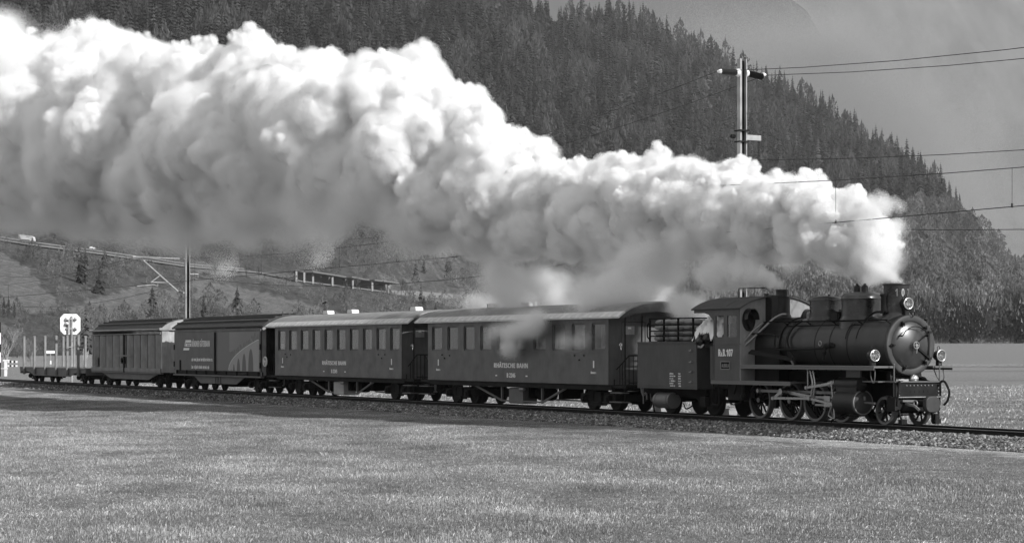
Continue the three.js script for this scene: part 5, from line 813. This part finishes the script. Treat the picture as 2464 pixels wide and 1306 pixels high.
tree('spruce_tree', 'broad dark spruce on the slope above the wagon roof, right of the mast', 570, 765, 78, 5, { w: 0.24 });
tree('spruce_tree', 'slim small spruce close to the right side of the pale mast', 489, 768, 60, 6, { w: 0.17 });
tree('spruce_tree', 'tall dark spruce left of the hinged mast arm, midway up the valley side', 194, 682, 80, 7, { w: 0.22 });
tree('spruce_tree', 'pointed spruce top rising to the road beside the white car', 205, 660, 62, 8, { w: 0.18 });
tree('spruce_tree', 'bushy dark spruce right of the tall one, below the road', 238, 706, 64, 9, { w: 0.3 });
tree('spruce_tree', 'wide dark spruce under the hinged mast arm', 365, 775, 88, 10, { w: 0.24 });
tree('spruce_tree', 'small spruce behind the joint between the two coaches', 1020, 745, 36, 11, { w: 0.24 });
tree('spruce_tree', 'tiny spruce just right of the one behind the coach joint', 1048, 748, 20, 12, { w: 0.26 });
tree('spruce_tree', 'small dark spruce beside the roof vents of the farther coach', 835, 752, 20, 13, { w: 0.26 });
tree('spruce_tree', 'dark spruce cut by the right edge of the view, at the far field', 2462, 829, 98, 14, { w: 0.2 });
tree('spruce_tree', 'low dark spruce at the far field edge, right of the chimney lamp', 2300, 829, 52, 15, { w: 0.34 });
tree('poplar_tree', 'dark narrow poplar nearest the left edge of the view', 8, 772, 56, 16); tree('poplar_tree', 'second dark narrow poplar from the left edge', 19, 768, 54, 17); tree('poplar_tree', 'shorter poplar standing alone right of the pair at the left edge', 33, 768, 40, 18);
[[516, 668, 44, 'bare tree with two limbs beside the valley road, right of the mast'], [592, 668, 40, 'bare tree on the valley road bank, halfway from mast to gallery'], [622, 676, 46, 'bare forked tree at the left end of the road gallery'], [383, 632, 48, 'leafless twisted tree above the hinged mast arm'], [858, 700, 40, 'thin bare tree in front of the gallery columns'], [832, 706, 34, 'thin bare tree left of the one before the gallery columns'], [770, 700, 30, 'low bare tree under the left part of the gallery'], [965, 712, 46, 'slender bare tree just past the right end of the gallery'], [975, 718, 40, 'bare twiggy tree right of the slender one past the gallery'], [60, 770, 34, 'bare tree above the tail wagon, left of the signal']].forEach(([x, y, h, l], i) => tree('bare_tree', l, x, y, h, 100 + i, { m: i % 2 ? twigDark : barkM }));
tree('bare_tree', 'whitish birch leaning beyond the tail wagon, right of the signal post', 203, 0, 62, 131, { depth: 205, m: leafMat(0.5), spread: 0.25, wide: 0.8 });
tree('bare_tree', 'pale bare willow fanning out at the left edge behind the barrier', 14, 0, 118, 132, { depth: 200, m: leafMat(0.26), spread: 0.5, wide: 1.2 });
tree('bare_tree', 'pale bare shrub tree seen through the first stakes of the flat wagon', 72, 0, 80, 133, { depth: 206, m: leafMat(0.2), spread: 0.6, wide: 1.3 });
// ------------------------------------------------------------ valley road, gallery, vehicles
{
  const pts = range(-60, 1130, 80).map((x) => [slopeAt(x, roadY(x)), slopeAt(x, roadY(x) - 3)]), p = [], idx = [];
  pts.forEach(([a], i) => { const out = a.clone().sub(EYE).setY(0).normalize(); const lo = a.clone().addScaledVector(out, -3.5), hi = a.clone().addScaledVector(out, 4); lo.y = hi.y = a.y + 0.3; const foot = lo.clone(); foot.y -= 0.5; p.push(...foot.toArray(), ...lo.toArray(), ...hi.toArray()); if (i) { const k = i * 3; for (const s of [0, 1]) idx.push(k - 3 + s, k + s, k - 2 + s, k + s, k + 1 + s, k - 2 + s); } });
  const g = new THREE.BufferGeometry(); g.setAttribute('position', new THREE.BufferAttribute(new Float32Array(p), 3)); g.setIndex(idx); g.computeVertexNormals(); struct('road', g, mat(0.15, 0.9), 'pale road climbing across the valley side');
  const rail = thing('guard_rail', 'thin light guard rail along the outer edge of the valley road', 'guard rail'), rk = kit(); for (let i = 1; i < pts.length; i++) if (i < 44 || i > 68) { const f = (q) => { const v = q.clone().addScaledVector(q.clone().sub(EYE).setY(0).normalize(), -3.3); return [v.x, v.y + 0.95, v.z]; }; rk.bar(f(pts[i - 1][0]), f(pts[i][0]), 0.1, 0.25); } rk.mesh('rail_beam', mat(0.2, 0.7), rail);
  const gal = thing('road_gallery', 'concrete rockfall gallery with pale columns over the valley road', 'gallery'), colX = [712, 731, 752, 799, 848, 895, 934];
  const at = (x, dy, out) => { const a = slopeAt(x, roadY(x)), o = a.clone().sub(EYE).setY(0).normalize(); a.addScaledVector(o, out); a.y += 0.8 + dy; return a.toArray(); };
  { const k = kit(); for (let i = 0; i < 12; i++) { const x0 = lerp(708, 938, i / 12), x1 = lerp(708, 938, (i + 1) / 12); k.bar(at(x0, 2.7, 0), at(x1, 2.7, 0), 9, 0.45); } k.mesh('gallery_roof', mat(0.15, 0.9), gal); }
  { const k = kit(); for (let i = 0; i < 12; i++) { const x0 = lerp(708, 938, i / 12), x1 = lerp(708, 938, (i + 1) / 12); k.bar(at(x0, 1.2, 4.4), at(x1, 1.2, 4.4), 0.5, 2.6); } k.mesh('back_wall', mat(0.16, 0.9), gal); }
  for (const x of colX) kit().bar(at(x, -1.2, -3.9), at(x, 2.5, -3.9), 0.7, 0.6).mesh('column', mat(0.26, 0.8), gal);
  const wall = thing('retaining_wall', 'smooth grey retaining wall under the road, right of the gallery', 'wall'); { const k = kit(); for (let i = 0; i < 8; i++) { const x0 = lerp(938, 1110, i / 8), x1 = lerp(938, 1110, (i + 1) / 8), h = lerp(5, 2, i / 8); k.bar(at(x0, -h / 2, -4.2), at(x1, -h / 2, -4.2), 0.8, h); } k.mesh('wall_face', mat(0.22, 0.9, { map: roofMap }), wall); }
  // box lorry and car
  const along = (x) => { const a = slopeAt(x, roadY(x)), b = slopeAt(x + 4, roadY(x + 4)); return [a, Math.atan2(-(b.z - a.z), b.x - a.x), Math.atan2(b.y - a.y, Math.hypot(b.x - a.x, b.z - a.z))]; };
  { const [a, yaw, pitch] = along(62), d = depthOf(a.x, a.z), s = 42 / 5000 * d / 10.2, t = thing('box_lorry', 'white box lorry with dark lettering on the valley road', 'lorry', [a.x, a.y + 1.0, a.z]); t.rotation.set(0, yaw, pitch, 'YXZ'); t.scale.setScalar(s); t.position.addScaledVector(t.position.clone().sub(EYE).setY(0).normalize(), -0.5);
    kit().beam(-5, 2.75, 0.95, 3.6, -1.25, 1.25, 0.05).mesh('box_body', M.white, t); kit().plateXY(shp([[-4.95, 1.1], [-4.95, 3.1], [-4.3, 2.9], [-3.9, 2.2], [-3.3, 1.6], [-2.9, 1.1]]), 1.25, 0.02).mesh('side_print', M.stake, t); letters('COMET', 0.1, 2.5, 1.25, 2.2, 0.6, 0.03, 'lettering', M.frame, t);
    const cb = kit().plateXY(shp([[2.9, 0.7], [5.1, 0.7], [5.1, 1.6], [4.8, 2.6], [4.3, 3.1], [3.4, 3.5], [2.9, 3.5]]), -1.2, 2.4).mesh('cab', M.white, t); kit().plateXY(shp([[3.9, 1.75], [4.9, 1.75], [4.65, 2.5], [3.9, 2.5]]), 1.2, 0.02).mesh('side_window', M.dark, cb);
    kit().box(-4.9, 5, 0.55, 0.95, -1, 1).mesh('chassis', M.dark, t); for (const x of [-3.4, -2.3, 3.9]) for (const z of [1, -1]) kit().cyl([x, 0.5, z * 0.9], [x, 0.5, z * 1.2], 0.5, 0.5, 16).mesh('wheel', M.dark, t); }
  { const [a, yaw, pitch] = along(221), d = depthOf(a.x, a.z), s = 18 / 5000 * d / 4.6, t = thing('white_car', 'white car half hidden by the guard rail on the valley road', 'car', [a.x, a.y + 0.85, a.z]); t.rotation.set(0, yaw, pitch, 'YXZ'); t.scale.setScalar(s); t.position.addScaledVector(t.position.clone().sub(EYE).setY(0).normalize(), -1.5); t.position.y += 0.4;
    kit().plateXY(shp([[-2.3, 0.3], [2.3, 0.3], [2.3, 0.75], [1.9, 0.9], [1.2, 0.95], [0.6, 1.45], [-1.4, 1.5], [-2.2, 1.0]]), -0.85, 1.7).mesh('body', M.white, t); kit().plateXY(shp([[1.05, 0.98], [0.58, 1.38], [-1.3, 1.42], [-1.9, 1.0]]), 0.85, 0.02).mesh('side_window', M.dark, t); for (const x of [-1.4, 1.45]) for (const z of [1, -1]) kit().cyl([x, 0.32, z * 0.7], [x, 0.32, z * 0.88], 0.32, 0.32, 14).mesh('wheel', M.dark, t); }
}
// ------------------------------------------------------------ grass
{
  const blades = (seed, n, size, hMin, hMax, wid, tones) => {
    const r = rng(seed), p = [], c = [];
    for (let i = 0; i < n; i++) { const x = (r() - 0.5) * size, z = (r() - 0.5) * size, a = r() * 6.283, lean = 0.15 + 0.9 * r() * r(), dry = r() < 0.06, h = dry ? lerp(hMax * 0.7, hMax * 1.6, r()) : lerp(hMin, hMax, Math.pow(r(), 1.6)), w = wid * (0.6 + 0.8 * r()), dx = Math.cos(a), dz = Math.sin(a), v = dry ? 0.36 + 0.2 * r() : tones(r); const mx = x + dx * h * lean * 0.35, mz = z + dz * h * lean * 0.35, tx = x + dx * h * lean, tz = z + dz * h * lean;
      p.push(x - dz * w, 0, z + dx * w, x + dz * w, 0, z - dx * w, mx + dz * w * 0.6, h * 0.62, mz - dx * w * 0.6, x - dz * w, 0, z + dx * w, mx + dz * w * 0.6, h * 0.62, mz - dx * w * 0.6, tx, h * (1.05 - 0.35 * lean), tz); for (let k = 0; k < 6; k++) c.push(v, v, v); }
    return triGeo(p, c);
  };
  const gm = mat(1, 0.8, { vertexColors: true, specularIntensity: 0.25 }), r = rng(808), mx = new THREE.Matrix4(), col = new THREE.Color();
  const field = new THREE.Group(); field.name = 'grass'; scene.add(field); tag(field, 'short rough winter grass covering the meadow', null, null, 'stuff');
  const tone = (q) => { const k = q(); return k < 0.3 ? 0.08 + 0.07 * q() : 0.2 + 0.16 * q(); };
  const sets = [[], [], [], []], far = [[], []];
  for (let d = 25; d < 135; d += 0.42) { const t0 = -0.262, t1 = 0.262; for (let t = t0; t < t1; t += 0.46 / d) { const x = EYE.x + d * (FWD.x + t * RIGHT.x) + 0.3 * (r() - 0.5), z = EYE.z + d * (FWD.z + t * RIGHT.z) + 0.3 * (r() - 0.5); if (z < 2.02 + 0.2 * noise(x * 0.7, 1, 1)) { if (z < -2.1 && r() < 0.3 && d < 130) far[r() * 2 | 0].push([x, z, d]); continue; } sets[r() * 4 | 0].push([x, z, d]); } }
  const put = (list, geo, big) => { const m = new THREE.InstancedMesh(geo, gm, list.length); list.forEach(([x, z, d], i) => { const lush = Math.max(0.5, 1 + 1.1 * noise(x * 0.35, 3, z * 0.35) + 0.7 * Math.max(0, noise(x * 1.1, 8, z * 1.1))), edge = z > 0 ? (x > -9 ? 2.0 : 0.8) * (1 - sstep(z, 2.6, 5.2 + 2.5 * noise(x * 0.3, 2, 1))) : 0; mx.compose(V(x, fieldY(x, z) - 0.004, z), Q0.setFromAxisAngle(YAX, r() * 6.283), V(1, big * lush * (0.8 + 0.4 * r()) * (z > 0 ? lerp(0.22, 1, sstep(z, 2.2, 9)) : 0.8), 1)); m.setMatrixAt(i, mx); const v = (0.92 + 0.75 * fbm(x * 0.08, 9, z * 0.14, 4) + 0.5 * noise(x * 0.45, 5, z * 0.6) + 0.14 * (r() - 0.5)) * (1 + 0.55 * edge); col.setRGB(v, v, v); m.setColorAt(i, col); }); m.name = 'grass_tufts'; m.userData = { kind: 'stuff', label: 'grass blades' }; m.castShadow = m.receiveShadow = true; field.add(m); };  // edge: paler dry strip by the track, sunlight there also in its colour
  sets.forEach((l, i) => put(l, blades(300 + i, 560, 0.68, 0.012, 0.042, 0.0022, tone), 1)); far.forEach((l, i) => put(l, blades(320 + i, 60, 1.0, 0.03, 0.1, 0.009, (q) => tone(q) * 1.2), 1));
  console.log('grass', sets.map((l) => l.length).join(), far.map((l) => l.length).join());
}
// ------------------------------------------------------------ steam
const smokeM = new THREE.MeshPhysicalMaterial({ color: new THREE.Color().setRGB(0.985, 0.985, 0.985), roughness: 1, specularIntensity: 0, transmission: 0.45, thickness: 0 });
const flakeM = new THREE.MeshPhysicalMaterial({ color: new THREE.Color().setRGB(0.99, 0.99, 0.99), roughness: 1, specularIntensity: 0, transmission: 0.5, thickness: 0 });
{
  const r = rng(2024), driftZ = (px) => lerp(3.2, -0.6, sstep(px, 300, 1700));
  const onTrack = (px, py, z = driftZ(px)) => { const t = (px - 1232) / 5000, vz = FWD.z + t * RIGHT.z, d = (z - EYE.z) / vz; return V(EYE.x + d * (FWD.x + t * RIGHT.x), highAt(py, d), z); };
  const scaleAt = (px) => { const p = onTrack(px, 842); return depthOf(p.x, p.z) / 5000; };
  // where the plume runs: bearing, height of the middle, half height (as seen)
  const PL = [[2125, 575, 62], [2085, 565, 88], [2030, 545, 104], [1960, 530, 112], [1880, 515, 122], [1800, 508, 126], [1720, 503, 124], [1640, 495, 132], [1560, 488, 138], [1480, 492, 136], [1400, 498, 132], [1330, 502, 136], [1260, 490, 146], [1190, 455, 178], [1110, 415, 205], [1030, 372, 210], [950, 340, 222], [860, 318, 226], [770, 300, 216], [680, 315, 214], [590, 305, 240], [500, 318, 232], [410, 320, 236], [320, 305, 240], [230, 285, 256], [140, 300, 236], [50, 275, 250], [-60, 260, 260], [-200, 250, 270]];
  const path = PL.map(([x, y, h]) => ({ p: onTrack(x, y + 8 + 26 * sstep(900 - x, 0, 500)), r: (h * 0.94 - 8 * sstep(500 - x, 0, 400)) * scaleAt(x), px: x }));
  const spheres = []; // c centre, r radius, lv generation, soft: how far it has frayed
  const softAt = (px, up) => clamp(0.10 + 0.65 * sstep(700 - px, 0, 900) + 0.5 * sstep(-up, 0.15, 0.95), 0, 1);
  const dir = () => { const u = 2 * r() - 1, a = r() * 6.283, s = Math.sqrt(1 - u * u); return V(s * Math.cos(a), u, s * Math.sin(a)); };
  for (let i = 0; i < path.length - 1; i++) {
    const A = path[i], B = path[i + 1], L = A.p.distanceTo(B.p), n = Math.max(1, Math.round(L / (0.5 * (A.r + B.r) / 2)));
    for (let j = 0; j < n; j++) {
      const t = (j + 0.4 * r()) / n, c = A.p.clone().lerp(B.p, t), R = lerp(A.r, B.r, t), px = lerp(A.px, B.px, t);
      spheres.push({ c: c.clone(), r: R * 0.56, lv: 0, px, up: 0 });
      const k = 4, a0 = r() * 6.283; for (let q = 0; q < k; q++) {
        const a = a0 + (q + 0.7 * r()) / k * 6.283, up = Math.sin(a), rr = R * (0.34 + 0.28 * r()), off = (R - rr) * (0.92 + 0.28 * r());
        spheres.push({ c: c.clone().add(V((r() - 0.5) * 0.6 * R, up * off, Math.cos(a) * off)), r: rr, lv: 1, px, up });
      }
    }
  }
  const grid = new Map(), cell = 3, key = (p) => `${Math.floor(p.x / cell)},${Math.floor(p.y / cell)},${Math.floor(p.z / cell)}`;
  const index = (s) => { for (let x = Math.floor((s.c.x - s.r) / cell); x <= Math.floor((s.c.x + s.r) / cell); x++) for (let y = Math.floor((s.c.y - s.r) / cell); y <= Math.floor((s.c.y + s.r) / cell); y++) for (let z = Math.floor((s.c.z - s.r) / cell); z <= Math.floor((s.c.z + s.r) / cell); z++) { const k = `${x},${y},${z}`; (grid.get(k) || grid.set(k, []).get(k)).push(s); } };
  const buried = (p, margin, self) => { for (const s of grid.get(key(p)) || []) if (s !== self && s.c.distanceTo(p) < s.r - margin) return true; return false; };
  spheres.forEach(index);
  const grow = (from, count, lo, hi, lv) => { const made = []; for (const s of from) for (let i = 0; i < count; i++) { const d = dir(), rr = s.r * lerp(lo, hi, r()), c = s.c.clone().addScaledVector(d, s.r * 0.88); if (r() > 0.16 + 0.84 * Math.pow(clamp(d.y * 0.9 + 0.25 * d.x + 0.25, 0, 1), 1.3)) continue; if (buried(c, rr * 0.3, s)) continue; made.push({ c, r: rr, lv, px: s.px, up: lerp(s.up, d.y, 0.4) }); } made.forEach((s) => { spheres.push(s); index(s); }); return made; };
  const second = grow(spheres.slice(), 16, 0.24, 0.46, 2), third = grow(second, 9, 0.26, 0.46, 3);
  // billows: closed lumpy bodies
  const lump = (seed) => {
    const g = new THREE.IcosahedronGeometry(1, 14); g.deleteAttribute('uv'); g.deleteAttribute('normal'); const p = g.attributes.position, v = V(), acc = new Map(), id = (i) => `${Math.round(p.getX(i) * 4e3)},${Math.round(p.getY(i) * 4e3)},${Math.round(p.getZ(i) * 4e3)}`;
    for (let i = 0; i < p.count; i++) { v.fromBufferAttribute(p, i); const n = 1 + 0.22 * fbm(v.x * 1.3 + seed, v.y * 1.3, v.z * 1.3, 3) + 0.16 * (0.4 - Math.abs(noise(v.x * 2.2, v.y * 2.2 + seed, v.z * 2.2))) + 0.07 * (0.4 - Math.abs(noise(v.x * 5, v.y * 5 + seed, v.z * 5))); v.multiplyScalar(n); p.setXYZ(i, v.x, v.y, v.z); }
    g.computeVertexNormals(); const nm = g.attributes.normal;
    for (let i = 0; i < p.count; i++) { const k = id(i), a = acc.get(k) || acc.set(k, V()).get(k); a.add(v.fromBufferAttribute(nm, i)); }
    for (let i = 0; i < p.count; i++) { const a = acc.get(id(i)), l = a.length() || 1; nm.setXYZ(i, a.x / l, a.y / l, a.z / l); } return g;
  };
  const plume = new THREE.Group(); plume.name = 'steam_plume'; scene.add(plume); tag(plume, 'long billowing white steam plume trailing back over the whole train', null, null, 'stuff');
  const mx = new THREE.Matrix4(), q = new THREE.Quaternion(), e = new THREE.Euler();
  const many = (name, geo, m, list, parent) => { const o = new THREE.InstancedMesh(geo, m, list.length); list.forEach(([c, s], i) => { e.set(r() * 6, r() * 6, r() * 6); mx.compose(c, q.setFromEuler(e), s.isVector3 ? s : V(s, s, s)); o.setMatrixAt(i, mx); }); o.name = name; o.userData = { kind: 'stuff', label: 'white steam' }; parent.add(o); return o; };
  // the bodies stay half a metre inside; what one sees is the loose vapour round them
  const bodies = [[], [], []]; for (const s of spheres) { const soft = softAt(s.px, s.up), rr = s.lv < 2 ? s.r * (0.9 - 0.12 * soft) - 0.12 : 0; if (s.lv < 2 && rr > 0.3) bodies[r() * 3 | 0].push([s.c, rr]); }
  bodies.forEach((l, i) => many('billows', lump(i * 7.3), smokeM, l, plume));
  const flakes = (seed, n, size, hard) => { const w = rng(seed), t = [], a = V(), u = V(), b = V(), g = () => (w() + w() + w() - 1.5) * 0.72; for (let i = 0; i < n; i++) { a.set(g(), g(), g()); if (hard) a.normalize().multiplyScalar(Math.pow(w(), hard)); u.set(w() - 0.5, w() - 0.5, w() - 0.5).normalize(); b.set(w() - 0.5, w() - 0.5, w() - 0.5).cross(u).normalize(); const z = size * (0.6 + 0.8 * w()); for (const [p, g2] of [[0, 0.6], [-0.5, -0.3], [0.5, -0.3]]) t.push(a.x + z * (u.x * p + b.x * g2), a.y + z * (u.y * p + b.y * g2), a.z + z * (u.z * p + b.z * g2)); } return triGeo(t); };
  const small = [0, 1].map((i) => flakes(500 + i, 4200, 0.027, 0.5)), medium = [0, 1].map((i) => flakes(510 + i, 13000, 0.0158, 0.5)), large = [0, 1].map((i) => flakes(520 + i, 40000, 0.0074));
  const S = [[], []], Md = [[], []], Lg = [[], []], toEye = (p) => V().copy(EYE).sub(p).normalize();
  const seen = (c, d) => d.dot(toEye(c)) > -0.35 || d.dot(SUN) > 0.5;
  for (const s of spheres) {
    const soft = softAt(s.px, s.up), base = s.lv < 2 ? 0.22 : 0.26, rp0 = s.lv === 3 ? s.r * 0.55 : s.lv === 2 ? s.r * 0.48 : clamp(s.r * base, 0.22, 0.55), cover = s.lv < 2 ? 3.2 : s.lv === 2 ? 2.6 : 2.0, n = Math.round(4 * s.r * s.r / (rp0 * rp0) * cover);
    for (let i = 0; i < n; i++) {
      const d = dir(), rp = rp0 * (0.7 + 0.6 * r()), c = s.c.clone().addScaledVector(d, s.r * 0.98 - rp * (0.35 + 0.5 * r()));
      if (!seen(c, d) || buried(c, rp * 0.75, s)) continue; const f = fbm(c.x * 0.55, c.y * 0.55, c.z * 0.55, 3); if (f < -0.32 + 0.2 * soft) continue;
      (rp < 0.34 ? S : Md)[i & 1].push([c, rp]);
    }
    if (s.lv < 3 && soft > 0.3) for (let i = 0; i < 9 * soft * (s.lv < 2 ? 1.6 : 0.5); i++) { const d = dir(), rp = clamp(s.r * (0.35 + 0.35 * r()), 0.5, 1.9), c = s.c.clone().addScaledVector(d, s.r * (0.9 + 0.35 * soft * r())); if (buried(c, rp * 0.5, s) || fbm(c.x * 0.4, c.y * 0.4, c.z * 0.4, 3) < -0.05) continue; Lg[i & 1].push([c, rp]); }
  }
  // shreds hanging from the underside towards the valley side
  for (let i = 0; i < 1500; i++) { const px = lerp(-60, 1080, r()), py = lerp(470, px < 320 ? 556 : 640, Math.pow(r(), 1.4)), p = onTrack(px, py, driftZ(px) + 3 * (r() - 0.5)); if (fbm(p.x * 0.22, p.y * 0.35, p.z * 0.3, 4) < 0.04 + 0.3 * sstep(py, 520, 640)) continue; (r() < 0.5 ? Lg : Md)[i & 1].push([p, lerp(0.4, 1.1, r())]); }
  // ragged front over the chimney
  for (let i = 0; i < 420; i++) { const px = lerp(2035, 2172, r()), py = lerp(480, 676, r()), p = onTrack(px, py, -0.6 + (r() - 0.5) * 1.6); if (fbm(p.x * 1.3, p.y * 1.3, p.z * 1.3, 4) < 0.02 + 0.12 * sstep(px, 2090, 2172)) continue; S[i & 1].push([p, 0.13 + 0.17 * r()]); }
  for (let i = 0; i < 26; i++) { const t = r(), p = V(2.0 - 1.2 * t + 0.15 * (r() - 0.5), 3.62 + 0.55 * t, -0.1 + 0.3 * (r() - 0.5)); S[i & 1].push([p, 0.1 + 0.16 * t]); }
  for (const i of [0, 1]) { many('shreds', small[i], flakeM, S[i], plume); many('shreds', medium[i], flakeM, Md[i], plume); many('shreds', large[i], flakeM, Lg[i], plume); }
  // thin steam from the outlet before the cab, blowing back low over the tender and the first coach
  const veil = new THREE.Group(); veil.name = 'thin_steam'; scene.add(veil); tag(veil, 'thin low steam drifting from the short outlet over cab, tender and coach roof', null, null, 'stuff');
  const thin = [[], [], []], jet = [];
  for (let i = 0; i < 260; i++) { const t = Math.pow(r(), 0.8), x = -2.98 - 3.4 * t, sp = 0.08 + 0.42 * t, d = dir(); jet.push([V(x + d.x * sp, 3.62 + 0.75 * Math.sqrt(t) * (0.55 + 0.5 * r()) * 0.9 + d.y * sp * 0.7, 0.05 + d.z * sp), 0.12 + 0.22 * t * (0.5 + r())]); }
  many('steam_jet', small[0], flakeM, jet, veil);
  const wisps = (n, x0, x1, y0, y1, z0, z1, lo, hi, cut, f = 0.45) => { let made = 0, tries = 0; while (made < n && tries++ < n * 30) { const tx = r(), ty = r(), x = lerp(x0, x1, tx), y = lerp(y0, y1, ty) + 0.4 * noise(x * 0.3, 2, 7), z = lerp(z0, z1, r()); if (fbm(x * f * 0.7, y * f * 1.3 + 5, z * f, 4) < cut + 0.5 * Math.pow(Math.abs(2 * tx - 1), 3) * (tx < 0.5 ? 1 : 0.4) + 0.15 * ty) continue; thin[r() * 3 | 0].push([V(x, y, z), lerp(lo, hi, r())]); made++; } };
  wisps(250, -22, -5.2, 3.5, 5.0, -1.6, 1.2, 0.3, 0.7, 0.08);
  wisps(110, -27, -11, 3.45, 4.5, -1.2, 1.2, 0.35, 0.8, 0.12);
  wisps(60, -20, -10.6, 2.3, 3.3, 1.45, 2.0, 0.25, 0.5, 0.14, 0.7);
  wisps(26, -18.5, -13.5, 1.7, 2.6, 1.45, 1.9, 0.2, 0.4, 0.16, 0.8);
  wisps(60, -9.4, -6, 2.6, 3.6, -1.2, 1.2, 0.2, 0.45, 0.1, 0.8);
  thin.forEach((l, i) => many('veil', flakes(700 + i, 14000, 0.011), flakeM, l, veil));
  console.log('smoke', spheres.length, bodies.map((l) => l.length).join(), S.map((l) => l.length).join(), Md.map((l) => l.length).join(), Lg.map((l) => l.length).join(), thin.map((l) => l.length).join());
}
scene.traverse((o) => { if (o.isMesh) { o.castShadow = true; o.receiveShadow = true; } });
renderer.render(scene, camera);
